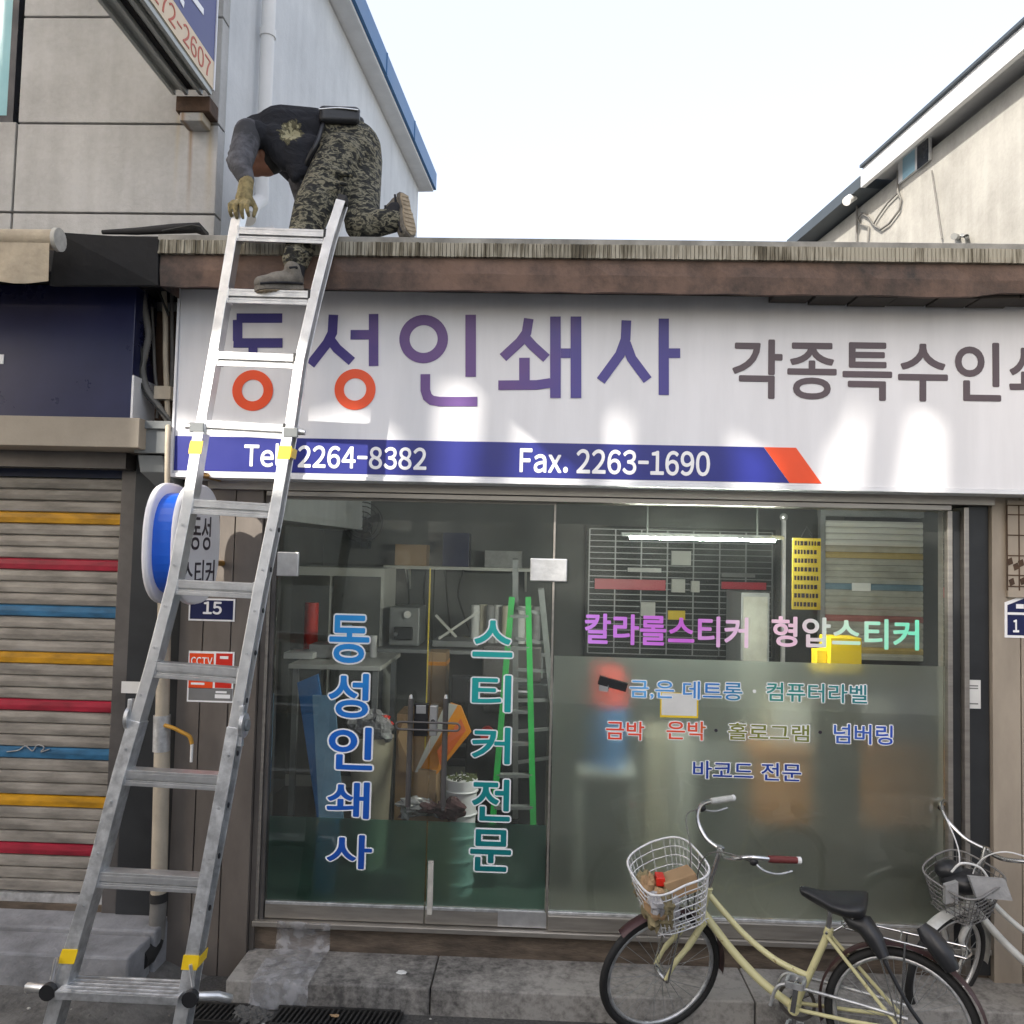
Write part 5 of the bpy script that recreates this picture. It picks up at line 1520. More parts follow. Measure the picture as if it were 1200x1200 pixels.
for x in (x0 + .2, x1 - .2): m.extr([(x, 3.32, zs_), (x, 3.59, zs_ - .2), (x, 3.59, zs_)], (.02, 0, 0))
solo(m, 'wall_shelf', 'white_board', 'pale wall shelf above the back office desk', 'shelf')
for k, (dx, w_, h_, mt, lb_) in enumerate(((.1, .3, .2, 'cardboard', 'brown carton first on the wall shelf'), (.55, .25, .32, 'navy', 'dark blue file box on the wall shelf'), (.95, .35, .16, 'paper_grey', 'flat grey box on the wall shelf'), (1.5, .22, .28, 'maroon_cloth', 'maroon box on the wall shelf'), (1.9, .3, .22, 'cardboard', 'brown carton last on the wall shelf'))):
    if x0 + dx + w_ < x1:
        q = MB(); q.box((x0 + dx, 3.33, zs_ + .031), (x0 + dx + w_, 3.56, zs_ + .031 + h_)); solo(q, 'shelf_box', mt, lb_, 'box', .004)
oc = thing('office_chair', 'black office chair pushed against the back desk', 'chair', (P(560, 900, 1.9).x, 1.9, zfl))
cx0 = P(560, 900, 1.9).x
q = MB(); q.box((cx0 - .22, 1.7, zfl + .42), (cx0 + .22, 2.1, zfl + .49)); q.build('seat', 'leather_black', oc, .02)
q = MB(); q.box((cx0 - .2, 1.66, zfl + .6), (cx0 + .2, 1.72, zfl + 1.1)); q.box((cx0 - .03, 1.70, zfl + .45), (cx0 + .03, 1.74, zfl + .62)); q.build('backrest', 'leather_black', oc, .015)
q = MB(); q.tube([(cx0, 1.9, zfl + .08), (cx0, 1.9, zfl + .42)], .03, None, 10)
for k in range(5): a = k * 1.257; q.tube([(cx0, 1.9, zfl + .09), (cx0 + .26 * math.cos(a), 1.9 + .26 * math.sin(a), zfl + .04)], .018, None, 8)
q.build('base', 'black_plastic', oc)
bm = thing('press_machine', 'big dark printing press behind the green stepladder', 'machine', (P(575, 900, 1.4).x, 1.5, zfl))
xa, xb = P(545, 900, 1.35).x, P(640, 900, 1.35).x; zt2 = P(590, 800, 1.35).z
q = MB(); q.box((xa, 1.35, zfl), (xb, 1.62, zt2)); q.box((xa + .1, 1.4, zt2), (xb - .05, 1.6, zt2 + .25), 'steel_dark'); q.build('machine_body', 'jamb_dark', bm, .01)
q = MB(); q.tube([(xa + .12, 1.33, zt2 - .06), (xb - .1, 1.33, zt2 - .06)], .04, 'chrome', 14); q.tube([(xa + .12, 1.32, zt2 - .18), (xb - .1, 1.32, zt2 - .18)], .03, 'rubber', 14); q.build('roller', 'chrome', bm)
q = MB(); q.tube([(xa + .15, 1.34, zt2 - .35), (xa + .15, 1.30, zt2 - .35)], .05, 'red_plastic', 14); q.build('knob', 'red_plastic', bm)
m = MB()
for k in range(5):
    u0_ = random.uniform(430, 470); pts_ = [P(u0_, 690 + k * 6, 2.55)]
    m.tube(smooth([P(455 + k * 22, 668, 3.28), P(462 + k * 20 + random.uniform(-8, 8), 700, 3.2), P(450 + k * 26, 730 + random.uniform(0, 20), 3.25)], 5), .008, None, 5)
m.build('cable_strands', 'cable_black', pm) if False else solo(m, 'hanging_cords', 'cable_black', 'black cords hanging from the wall shelf at the back of the shop', 'cord')

# right pane: wire rack with rolls
wr = thing('wire_rack', 'dark wire grid rack hung with red and grey rolls on the back wall', 'rack', (P(800, 690, 3.5).x, 3.5, P(800, 760, 3.5).z))
m = MB()
x0, x1 = P(690, 690, 3.45).x, P(905, 690, 3.45).x; z1, z0 = P(800, 622, 3.45).z, P(800, 768, 3.45).z
for k in range(22): z = z0 + (z1 - z0) * k / 21; m.box((x0, 3.445, z - .004), (x1, 3.453, z + .004))
for k in range(8): x = x0 + (x1 - x0) * k / 7; m.box((x - .006, 3.454, z0), (x + .006, 3.462, z1))
m.build('grid', 'grey_metal', wr)
m = MB(); m.box((x0 - .03, 3.463, z0 - .03), (x1 + .03, 3.6, z1 + .03)); m.build('back_panel', 'room_dark', wr)
m = MB()
for (u0, u1, v0, v1, c) in ((697, 780, 680, 690, 'print_red'), (846, 898, 683, 690, 'print_red'), (787, 810, 646, 662, 'white_board'), (787, 803, 679, 694, 'white_board'), (810, 820, 681, 694, 'white_board'), (783, 803, 716, 726, 'bright_yellow'), (751, 768, 706, 722, 'white_board'), (736, 775, 666, 670, 'paper'), (846, 885, 672, 676, 'grey_print')):
    a, b = P(u0, v1, 3.40), P(u1, v0, 3.40); m.box((a.x, 3.40, a.z), (b.x, 3.444, b.z), c)
m.build('rolls', 'print_red', wr)
m = MB(); a, b = P(868, 772, 1.6), P(902, 695, 1.6)
m.box((a.x, 1.6, zfl), (b.x, 2.1, b.z)); m.box((a.x + .015, 1.593, zfl + .1), (b.x - .015, 1.599, b.z - .03), 'pale_grey'); solo(m, 'steel_locker', 'grey_metal', 'narrow pale grey locker standing under the wire rack', 'locker', .004)
m = MB(); a = P(918, 775, 1.5); b = P(918, 606, 1.5); m.box((a.x - .012, 1.5, zfl), (a.x + .012, 1.53, b.z)); m.ball((a.x, 1.515, b.z), .03, None, 10, 6); solo(m, 'chrome_post', 'alu', 'thin metal post beside the yellow list', 'post')
bl = MB(); a, b = P(966, 772, 1.9), P(1086, 612, 1.9); nb = 22; hh = (b.z - a.z) / nb  # slatted panel added indoors in place of the opposite shutter's reflection
for k in range(nb):
    c = {5: 'reflected_yellow', 10: 'reflected_blue', 15: 'reflected_red', 20: 'reflected_yellow'}.get(k, 'pale_grey')
    z1 = b.z - k * hh
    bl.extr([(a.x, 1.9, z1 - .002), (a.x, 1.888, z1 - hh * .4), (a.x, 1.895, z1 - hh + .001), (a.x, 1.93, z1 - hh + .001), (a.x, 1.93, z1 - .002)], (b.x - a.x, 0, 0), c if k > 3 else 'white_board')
bl.box((b.x + .002, 1.88, zfl), (b.x + .04, 1.94, b.z + .03), 'alu'); bl.box((a.x - .04, 1.88, zfl), (a.x - .002, 1.94, b.z + .03), 'grey_metal'); bl.box((a.x - .04, 1.87, b.z + .031), (b.x + .04, 1.96, b.z + .09), 'grey_metal')
bl.box((a.x + .2, 1.883, a.z + .52), (a.x + .34, 1.887, a.z + .58), 'paper')
solo(bl, 'shutter_reflection', 'shutter_grey', 'striped slatted panel added inside to stand for a shutter reflected in the display window', 'shutter')
yl = thing('yellow_list', 'tall yellow list sheet hanging behind the window glass', 'notice', P(945, 672, .1))
m = MB(); a, b = P(928, 714, .06), P(962, 631, .06); m.box((a.x, .06, a.z), (b.x, .063, b.z)); m.tube([(a.x + .05, .06, b.z), ((a.x + b.x) / 2, .06, b.z + .06), (b.x - .04, .06, b.z)], .004, 'black_plastic', 6); m.build('sheet', 'paper_yellow', yl)
m = MB()
for r_ in range(8):
    zr = b.z - (b.z - a.z) * (r_ + .6) / 8.2; x = a.x + .012
    while x < b.x - .02:
        w = random.uniform(.008, .018); m.box((x, .0585, zr - .012), (x + w, .0598, zr + .012)); x += w + .006
m.build('print', 'print_dark', yl)
m = MB(); a, b = P(973, 776, .35), P(1010, 748, .35); m.box((a.x, .35, a.z - .06), (b.x, .55, b.z), 'bright_yellow'); a2, b2 = P(957, 776, .4), P(973, 762, .4); m.box((a2.x, .4, a2.z - .06), (a.x - .003, .5, b2.z), 'bright_yellow')
m.box((a2.x, .36, zfl), (b.x, .5, a.z - .062), 'dark_wood'); solo(m, 'yellow_box', 'bright_yellow', 'bright yellow box standing just inside the display window', 'box', .004)
# behind the frosted film
wd = thing('water_cooler', 'blue bottle with a red lid on a dark cabinet blurred by the frosted film', 'cooler', (P(708, 1060, .5).x, .65, zfl))
m = MB(); a, b = P(680, 1062, .5), P(738, 915, .5); m.box((a.x, .5, zfl), (b.x, .85, b.z), 'room_dark'); m.box((a.x - .03, .49, zfl), (a.x - .002, .86, b.z + .02), 'white_board'); m.box((b.x + .002, .49, zfl), (b.x + .03, .86, b.z + .02), 'white_board'); m.box((a.x - .03, .48, b.z + .022), (b.x + .03, .86, b.z + .05), 'white_board'); m.build('cabinet', 'room_dark', wd)
m = MB(); cx_ = (a.x + b.x) / 2; z2 = P(708, 826, .6).z; frustum(m, cx_, .66, b.z + .052, z2, .135, .135, 'blue_plastic'); m.build('bottle', 'blue_plastic', wd)
m = MB(); frustum(m, cx_, .66, z2 + .002, P(708, 785, .6).z, .14, .10, 'red_plastic'); m.build('lid', 'red_plastic', wd)
m = MB(); a, b = P(885, 1000, .75), P(1098, 888, .75); m.box((a.x, .75, P(1000, 968, .75).z), (b.x, 1.1, b.z), 'counter_front'); m.box((a.x, .77, zfl), (b.x, 1.08, P(1000, 968, .75).z - .002), 'room_dark')
m.box((a.x - .02, .73, b.z + .002), (b.x + .02, 1.12, b.z + .03), 'counter_front'); solo(m, 'wooden_counter', 'brown_wood', 'brown wooden counter blurred behind the frosted window film', 'counter')
bz = b.z + .03
pb = thing('pinboard', 'dark blue pinboard with a row of pale papers behind the frosted film', 'board', P(1045, 850, .8))
m = MB(); a, b = P(990, 885, .95), P(1100, 812, .95); m.box((a.x, .95, bz), (b.x, .99, b.z)); m.build('board', 'panel_blue', pb)
m = MB()
for u in (995, 1014, 1035, 1085):
    p, q_ = P(u, 838, .94), P(u + 14, 820, .94); m.box((p.x, .942, p.z), (q_.x, .949, q_.z)); m.build('paper', 'paper', pb); m = MB()
m = MB()
for (u, v, Y, c) in ((770, 900, .6, 'bin_cream'), (800, 905, .7, 'white_board')):
    a, b = P(u - 14, v + 70, Y), P(u + 14, v - 40, Y); m.box((a.x, Y, zfl), (b.x, Y + .25, b.z), c)
solo(m, 'paper_stack', 'white_board', 'tall stacks of pale packs blurred behind the window film', 'stack')
m = MB(); a, b = P(800, 1062, .9), P(895, 905, .9); m.box((a.x, .9, zfl), (b.x, 1.3, b.z)); m.box((a.x + .02, .88, b.z + .002), (b.x - .02, 1.25, b.z + .12), 'grey_metal'); solo(m, 'printing_machine', 'room_dark', 'large dark printing machine blurred behind the lower window film', 'machine', .02)
m = MB(); a = P(930, 825, .8); m.box((a.x - .16, .8, bz), (a.x + .14, 1.0, a.z + .03)); m.box((a.x - .12, .795, bz + .02), (a.x + .12, .799, a.z), 'paper'); solo(m, 'carton', 'bin_cream', 'cream carton on the counter blurred behind the window film', 'carton', .004)

# ------------------------------------------------------------------ aluminium ladder
LPX = [(283, 243), (276, 275), (264, 347), (252, 420), (238, 500), (223, 592), (205, 686), (180, 782), (144, 907), (113, 1026), (77, 1150)]
RPX = [(401, 238), (388, 279), (370, 350), (353, 424), (341, 506), (325, 598), (306, 691), (288, 790), (266, 914), (244, 1033), (222, 1157)]
def lyy(v): return -.60 - .36 * max(0, (v - 243)) / 907
LP = [P(u, v, lyy(v)) for u, v in LPX]; RP = [P(u, v, lyy(v)) for u, v in RPX]
def foot(ps):
    d = (ps[-1] - ps[-3]); d.normalize(); t = (ps[-1].z - .03) / -d.z; return ps[-1] + d * t
LP.append(foot(LP)); RP.append(foot(RP))
lad = thing('aluminium_ladder', 'long aluminium multi section ladder leaning on the shop eave with the worker on it', 'ladder', ((LP[-1].x + RP[-1].x) / 2, LP[-1].y, 0))
def chan(w, d, side):  # C channel, web on the inner side
    t = .010
    p = [(-w / 2, -d / 2), (w / 2, -d / 2), (w / 2, -d / 2 + t), (-w / 2 + t, -d / 2 + t), (-w / 2 + t, d / 2 - t), (w / 2, d / 2 - t), (w / 2, d / 2), (-w / 2, d / 2)]
    return [(side * a, b) for a, b in p]
def lerp_path(ps, i0, i1): return ps[i0:i1 + 1]
for side, ps in ((-1, LP), (1, RP)):
    q = MB()
    q.sweep(ps[0:5], chan(.046, .070, side), (1, 0, 0)); q.sweep([ps[4] + Vector((0, -.004, .01)), ps[5], ps[6], ps[7], ps[7].lerp(ps[8], .55)], chan(.050, .078, side), (1, 0, 0))
    q.sweep([ps[7].lerp(ps[8], .5), ps[8], ps[9], ps[10], ps[11]], chan(.058, .090, side), (1, 0, 0), 'alu_worn')
    d = (ps[0] - ps[1]).normalized()
    q.beam(ps[0] - d * .002, ps[0] + d * .03, .040, .064, (1, 0, 0), 'black_plastic' if side > 0 else 'alu')
    r_o = q.build('rail', 'alu', lad, .002)
    # rivets / holes on the outer web
    q = MB()
    for k in (5, 6, 7, 8, 9):
        for t in (.25, .75):
            c = ps[k].lerp(ps[k + 1], t) if k + 1 < len(ps) else ps[k]
            q.disc(c + Vector((side * .0255, 0, 0)), (side, 0, 0), .012, .004, 'black_plastic', 10)
            q.disc(c + Vector((side * .002, -.0455, 0)), (0, -1, 0), .006, .004, 'alu_worn', 8)
    q.build('rivets', 'black_plastic', r_o)
    # hinge between middle and lower sections
    q = MB(); c = ps[7].lerp(ps[8], .48)
    q.disc(c + Vector((side * .028, -.01, 0)), (side, 0, 0), .055, .016, None, 20); q.disc(c + Vector((side * .046, -.01, 0)), (side, 0, 0), .026, .012, 'grey_box', 14)
    q.beam(c + Vector((side * .03, -.03, -.09)), c + Vector((side * .03, -.02, .09)), .02, .03, (1, 0, 0)); q.build('hinge', 'alu_worn', lad, .003)
    q = MB(); c = ps[4]
    q.tube([c + Vector((side * .02, -.02, 0)), c + Vector((side * .075, -.02, -.005))], [.02, .012], None, 10); q.obox(c + Vector((side * .012, -.042, -.01)), (.034, 0, 0), (0, .008, 0), (0, 0, .022), 'grey_box'); q.build('lock_pin', 'alu', lad, .003)
    for (k, t, dz) in ((4, .28, .045), (9, .72, .042)):
        c = ps[k].lerp(ps[k + 1], t); dd = (ps[k + 1] - ps[k]).normalized()
        q = MB(); w = .030 if k == 4 else .034
        dp_ = .0415 if k == 4 else .0475
        q.obox(c + Vector((0, -dp_ - .001, 0)), (w, 0, 0), (0, .002, .0), dd * dz * .7, 'yellow_label'); q.obox(c + Vector((side * (w + .001), -.0, 0)), (.002, 0, 0), (0, dp_, 0), dd * dz * .5, 'yellow_label'); q.build('warning_label', 'yellow_label', lad)
    # stabiliser clamp at the bottom rung
    q = MB(); c = ps[10]
    q.disc(c + Vector((side * .035, -.055, -.01)), (0, -1, 0), .034, .03, 'black_plastic', 14); q.tube([c + Vector((side * .04, -.05, -.01)), c + Vector((side * .14, -.04, -.01)), c + Vector((side * .17, .02, -.05))], [.018, .02, .02], 'alu', 8); q.tube([c + Vector((side * .035, -.05, .03)), c + Vector((side * .02, -.05, .12))], .008, 'alu', 8); q.build('stabiliser', 'black_plastic', lad)
    q = MB(); c = ps[11]; q.obox(c + Vector((0, 0, .0)), (.036, 0, 0), (0, .055, 0), (0, 0, .03)); q.build('rubber_foot', 'rubber', lad, .004)
for k in range(1, 11):
    a, b = LP[k], RP[k]
    x = (b - a).normalized(); y = Vector((0, 1, 0)); y = (y - x * y.dot(x)).normalized(); z = x.cross(y)
    c = (a + b) / 2; h = (b - a).length / 2 - .018
    q = MB()
    if k < 10:
        dep, ht = (.034, .018); z = z * 1.4
        q.obox(c + z * .016, x * h, y * dep, z * .004); q.obox(c - z * .0 - y * .016, x * h, y * .004, z * .0115); q.obox(c - z * .015, x * h, y * (dep - .002), z * .003); q.obox(c - y * (dep - .002) + z * .003, x * h, y * .0025, z * .0085); q.obox(c - y * (dep - .004) - z * .024, x * h, y * .003, z * .0055)
    else:
        q.obox(c - y * .02 + z * .0, x * (h + .01), y * .075, z * .004); q.obox(c - y * .094 - z * .012, x * (h + .01), y * .003, z * .016)
        for j in range(5): q.obox(c - y * (.075 - j * .03) + z * .0055, x * h, y * .004, z * .0015)
        q.obox(c + y * .045 - z * .015, x * h, y * .004, z * .02)
    for e_, s_ in ((a, 1), (b, -1)):
        q.obox(e_ + x * s_ * .024, x * .006, y * .036, z * .024, 'black_plastic' if k < 5 and s_ < 0 else 'alu_worn')
    q.build('rung', 'alu' if k < 10 else 'alu_worn', lad, .001)


# ------------------------------------------------------------------ bicycles
def wheel(mb_t, mb_r, mb_h, mb_s, c, Rr, ax, tmat, rmat, nsp=28):
    c, ax = Vector(c), Vector(ax).normalized()
    u = ax.orthogonal().normalized(); w = ax.cross(u)
    def circ(r, n, off=0): return [c + u * r * math.cos(2 * math.pi * k / n) + w * r * math.sin(2 * math.pi * k / n) + ax * off for k in range(n)]
    mb_t.tube(circ(Rr - .019, 56), .019, tmat, 10, closed=True)
    mb_r.tube(circ(Rr - .043, 56), .011, rmat, 8, closed=True)
    mb_h.tube([c - ax * .05, c - ax * .02, c + ax * .02, c + ax * .05], [.012, .022, .022, .012], 'chrome', 12); mb_h.tube([c - ax * .07, c + ax * .07], .007, 'steel_dark', 8)
    for k in range(nsp):
        a = 2 * math.pi * k / nsp; a2 = a + (.5 if k % 4 < 2 else -.5)
        s = .03 if k % 2 else -.03
        mb_s.tube([c + ax * s + (u * math.cos(a2) + w * math.sin(a2)) * .02, c + (u * math.cos(a) + w * math.sin(a)) * (Rr - .045)], .0013, 'grey_metal', 4, caps=False)


def bicycle(name, label, M, steer, o):
    root = thing(name, label, 'bicycle'); ORG[root.name] = Vector((0, 0, 0))
    Rr, WB = o['R'], o['WB']
    fr_, cm = o['frame'], 'chrome'
    BB = Vector((.44, 0, .27)); hb = Vector((WB - o['hd'], 0, .585)); ht = Vector((WB - o['hd'] - .04, 0, .72)); FA = Vector((WB, 0, Rr)); RA = Vector((0, 0, Rr))
    sc_ = Vector((.30, 0, .62)); 
    def W_(nm, c, ax, rot=None):
        t, r, h, s = MB(), MB(), MB(), MB()
        wheel(t, r, h, s, c, Rr, ax, 'rubber', o['rim'])
        if rot:
            for q in (t, r, h, s): q.v = [rot(v) for v in q.v]
        wo = t.build('wheel', 'rubber', root); r.build('rim', o['rim'], wo); h.build('hub', 'chrome', wo); s.build('spokes', 'grey_metal', wo)
    W_('rear', RA, (0, 1, 0))
    # frame: two parallel step-through tubes, seat tube, stays
    q = MB()
    def curve(a, b, sag): 
        return smooth([a, a.lerp(b, .33) + Vector((-.01, 0, -sag)), a.lerp(b, .66) + Vector((-.01, 0, -sag)), b], 6)
    q.tube(curve(hb + Vector((0, 0, .03)), BB + Vector((.02, 0, .0)), .045), .019, fr_, 12)
    q.tube(curve(ht + Vector((0, 0, -.03)), BB.lerp(sc_, .42), .055), .014, fr_, 12)
    q.tube([BB, sc_], .016, fr_, 12); q.tube([sc_, sc_ + Vector((-.008, 0, .03))], .020, fr_, 12)
    q.tube([hb, ht], .022, fr_, 14)
    for s in (-1, 1):
        q.tube([BB + Vector((0, s * .03, 0)), Vector((.2, s * .05, .29)), RA + Vector((0, s * .06, 0))], .009, fr_, 8); q.tube([sc_ + Vector((0, s * .018, 0)), RA + Vector((0, s * .06, 0))], .0085, fr_, 8)
    q.tube([BB - Vector((0, .04, 0)), BB + Vector((0, .04, 0))], .026, fr_, 14)
    q.build('frame', fr_, root)
    q = MB(); sp = sc_ + Vector((-.01, 0, .11)); q.tube([sc_, sp], .0125, cm, 10); q.tube([sc_ + Vector((0, -.03, .02)), sc_ + Vector((0, .04, .02))], .006, cm, 8); q.build('seat_post', cm, root)
    # saddle
    q = MB(); n_, vs, rings = 14, [], []
    prof = [(-.13, .085, .052), (-.115, .105, .062), (-.06, .108, .062), (0, .085, .055), (.06, .045, .046), (.11, .028, .038), (.14, .024, .03), (.15, .015, .018)]
    for x, hw, hh in prof:
        for k in range(n_):
            a = 2 * math.pi * k / n_
            zz = math.sin(a) * hh * (.45 if math.sin(a) > 0 else .9)
            vs.append(sp + Vector((x - .02, math.cos(a) * hw * 1.15, .05 + zz + .022 * (abs(x) / .15) ** 2)))
    q.add(vs, [(i * n_ + k, i * n_ + (k + 1) % n_, (i + 1) * n_ + (k + 1) % n_, (i + 1) * n_ + k) for i in range(len(prof) - 1) for k in range(n_)] + [tuple(reversed(range(n_))), tuple((len(prof) - 1) * n_ + k for k in range(n_))], None, True)
    sd = q.build('saddle', 'leather_black', root)
    q = MB()
    for s in (-1, 1):
        q.tube([(sp.x - .1, s * .05, sp.z + .02)] + [(sp.x - .1 + .01 * math.cos(t), s * .05 + .012 * math.sin(t), sp.z + .018 - t * .0015) for t in [k * .8 for k in range(18)]], .003, cm, 5)
    q.build('springs', cm, sd)
    # crank, chain guard, pedals
    q = MB(); q.ring((BB.x, BB.z), .085, .07, -.048, -.042, 'steel_dark', 32); q.ring((BB.x, BB.z), .03, .012, -.05, -.04, 'steel_dark', 16)
    for k in range(5): a = k * 1.257; q.beam(BB + Vector((.025 * math.cos(a), -.045, .025 * math.sin(a))), BB + Vector((.075 * math.cos(a), -.045, .075 * math.sin(a))), .012, .004, (0, 1, 0), 'steel_dark')
    q.build('chainring', 'steel_dark', root)
    q = MB(); ca = o['crank']; d = Vector((math.cos(ca), 0, math.sin(ca)))
    for s in (-1, 1): q.beam(BB + Vector((0, s * .06, 0)), BB + Vector((0, s * .065, 0)) + d * .165 * s, .014, .022, (0, 1, 0), cm)
    q.build('crank', cm, root)
    for s in (-1, 1):
        q = MB(); pc = BB + Vector((0, s * .065, 0)) + d * .165 * s
        q.tube([pc, pc + Vector((0, s * .1, 0))], .006, cm, 6)
        for y in (.015, .095): q.box((pc.x - .035, pc.y + s * y - .006, pc.z - .012), (pc.x + .035, pc.y + s * y + .006, pc.z + .012), 'alu_worn')
        for x in (-.035, .035): q.box((pc.x + x - .006, pc.y + min(s * .022, s * .088), pc.z - .012), (pc.x + x + .006, pc.y + max(s * .022, s * .088), pc.z + .012), 'alu_worn')
        q.build('pedal', 'alu_worn', root)
    q = MB()
    # chain guard: bar along the chain run, on the left face painted
    gq = smooth([BB + Vector((.10, .055, .0)), BB + Vector((.06, .055, .10)), BB + Vector((-.05, .055, .11)), Vector((.12, .06, Rr + .06)), RA + Vector((-.03, .06, .05))], 6)
    q.tube(gq, .008, o['guard'], 8); q.tube([p + Vector((0, -.115, 0)) for p in gq], .007, o['guard'], 8); q.build('chain_guard', o['guard'], root)
    # fenders
    def fender(c, a0, a1, rr, rot=None, mat='fender_maroon'):
        mb, vs, N = MB(), [], 26
        for i in range(N + 1):
            a = a0 + (a1 - a0) * i / N
            for j in range(5):
                b_ = (j - 2) / 2
                r2 = rr - .010 * b_ * b_
                vs.append(Vector((c.x + r2 * math.cos(a), .030 * b_, c.z + r2 * math.sin(a))))
        mb.add(vs, [(i * 5 + j, i * 5 + j + 1, (i + 1) * 5 + j + 1, (i + 1) * 5 + j) for i in range(N) for j in range(4)], mat, True)
        if rot: mb.v = [rot(v) for v in mb.v]
        return mb
    f_ = fender(RA, R(-15), R(165), Rr + .026); f_.build('fender', 'fender_maroon', root)
    # rear rack
    q = MB(); zr = 2 * Rr + .055
    for s in (-1, 1):
        q.tube([(.22, s * .05, zr), (-.25, s * .06, zr - .015)], .005, cm, 6)
        q.tube([(-.02, s * .075, zr - .005), (0, s * .075, Rr)], .005, cm, 6); q.tube([(.10, s * .06, zr), (0, s * .075, Rr)], .004, cm, 6)
    q.tube([(.22, -.05, zr), (.24, 0, zr), (.22, .05, zr)], .005, cm, 6); q.tube([(-.25, -.06, zr - .015), (-.27, 0, zr - .016), (-.25, .06, zr - .015)], .005, cm, 6)
    for x in (.12, 0, -.12): q.tube([(x, -.055, zr - .004), (x, .055, zr - .004)], .004, cm, 6)
    q.tube([sc_, (.22, 0, zr)], .005, cm, 6)
    q.build('rear_rack', cm, root)
    # kickstand
    q = MB(); q.tube([RA + Vector((.03, .07, -.02)), Vector((.08, .13, .012))], .008, cm, 8); q.build('kickstand', cm, root)
    # steering assembly
    axd = (ht - hb).normalized(); Ms = Matrix.Rotation(steer, 4, axd)
    rot = lambda v: (Ms @ (Vector(v) - hb)) + hb
    W_('front', FA, (0, 1, 0), rot)
    q = MB()
    for s in (-1, 1): q.tube(smooth([hb + Vector((.01, s * .045, -.02)), hb + Vector((.085, s * .05, -.12)), FA + Vector((-.05, s * .055, .085)), FA + Vector((0, s * .055, 0))], 6), [.016] * 7 + [.013] * 6 + [.010] * 6, fr_, 10)
    q.tube([hb + Vector((.01, -.05, -.02)), hb + Vector((.01, .05, -.02))], .02, fr_, 10); q.v = [rot(v) for v in q.v]; q.build('fork', fr_, root)
    f_ = fender(FA, R(50), R(192), Rr + .022, rot, o['ffender']); f_.build('fender', o['ffender'], root)
    q = MB(); st_ = ht + axd * o['stem']; q.tube([ht, st_], .013, cm, 12); q.tube([st_ + axd * -.02, st_ + axd * .012], .018, cm, 12)
    fw = Vector((1, 0, 0))
    for s in (-1, 1):
        q.tube(smooth([st_, st_ + Vector((.03, s * o['barw'] * .08, .015)), st_ + Vector((.03, s * o['barw'] * .17, .06)), st_ + Vector((-.02, s * o['barw'] * .235, .095)), st_ + Vector((-.10, s * o['barw'] * .265, .09))], 6), .011, cm, 10)
    q.v = [rot(v) for v in q.v]; hbo = q.build('handlebar', cm, root)
    for s in (-1, 1):
        q = MB(); a = st_ + Vector((-.09, s * o['barw'] * .262, .091)); b = st_ + Vector((-.22, s * o['barw'] * .285, .075))
        gm = o['grip'][0 if s > 0 else 1]
        q.tube([a, a.lerp(b, .2), b], [.0155, .0165, .015], gm, 12); q.tube([b, b + (b - a).normalized() * .018], .0165, 'pvc_white', 12); q.v = [rot(v) for v in q.v]; q.build('grip', gm, hbo)
        q = MB(); a = st_ + Vector((-.03, s * o['barw'] * .24, .075)); q.tube(smooth([a, a + Vector((-.03, s * .03, -.03)), a + Vector((-.10, s * .04, -.055)), a + Vector((-.17, s * .045, -.05))], 4), .006, 'alu_worn', 6); q.ball(a, (.022, .016, .018), 'black_plastic', 10, 6); q.v = [rot(v) for v in q.v]; q.build('brake_lever', 'alu_worn', hbo)
    q = MB()
    for s in (-1, 1):
        q.tube(smooth([st_ + Vector((-.03, s * o['barw'] * .24, .07)), st_ + Vector((.10, s * .16, .10)), st_ + Vector((.13, s * .05, -.02)), hb + Vector((.05, s * .03, .06)), hb + Vector((.02, s * .03, -.03))], 6), .0035, o['cable'], 5)
    q.v = [rot(v) for v in q.v]; q.build('brake_cable', o['cable'], root)
    # basket
    q = MB(); bc = o['basket_at']; tl = Matrix.Rotation(o['tilt'], 3, 'Y')
    L0, W0, L1, W1, H = o['bsize']
    def bp(i, j, h):  # i, j in -1..1 around the section, h 0..1
        l = L0 + (L1 - L0) * h; w = W0 + (W1 - W0) * h
        return bc + tl @ Vector((l / 2 * i + .16, w / 2 * j, H * h * (1 - .12 * max(0, i))))
    def loop(h, n=8):
        out = []
        for k in range(32):
            a = 2 * math.pi * k / 32; c, s = math.cos(a), math.sin(a); e = 2 / 3.6
            out.append(bp(math.copysign(abs(c) ** e, c), math.copysign(abs(s) ** e, s), h))
        return out
    for h, r_ in ((0, .003), (.17, .0026), (.34, .0026), (.51, .0026), (.68, .0026), (.84, .0026), (1, .0055)): q.tube(loop(h), r_, None, 6, closed=True)
    lo, hi = loop(0), loop(1)
    for k in range(0, 32): q.tube([lo[k], hi[k]], .0024, None, 5, caps=False)
    for k in range(-3, 4): 
        q.tube([bp(k / 3.6, -1, 0), bp(k / 3.6, 1, 0)], .0024, None, 5, caps=False); q.tube([bp(-1, k / 3.6, 0), bp(1, k / 3.6, 0)], .0024, None, 5, caps=False)
    q.v = [rot(v) for v in q.v]; q.build('basket', o['bmat'], root)
    q = MB(); a = bc + tl @ Vector((.05, 0, 0))
    for s in (-1, 1): q.tube([a + Vector((.08, s * .05, -.003)), FA + Vector((.0, s * .075, .0))], .005, cm, 6)
    q.tube([a + Vector((-.06, 0, .05)), hb + Vector((.02, 0, .08))], .008, cm, 6); q.v = [rot(v) for v in q.v]; q.build('basket_stay', cm, root)
    root.matrix_world = M
    return root, (lambda v: M @ rot(v)), bp, tl


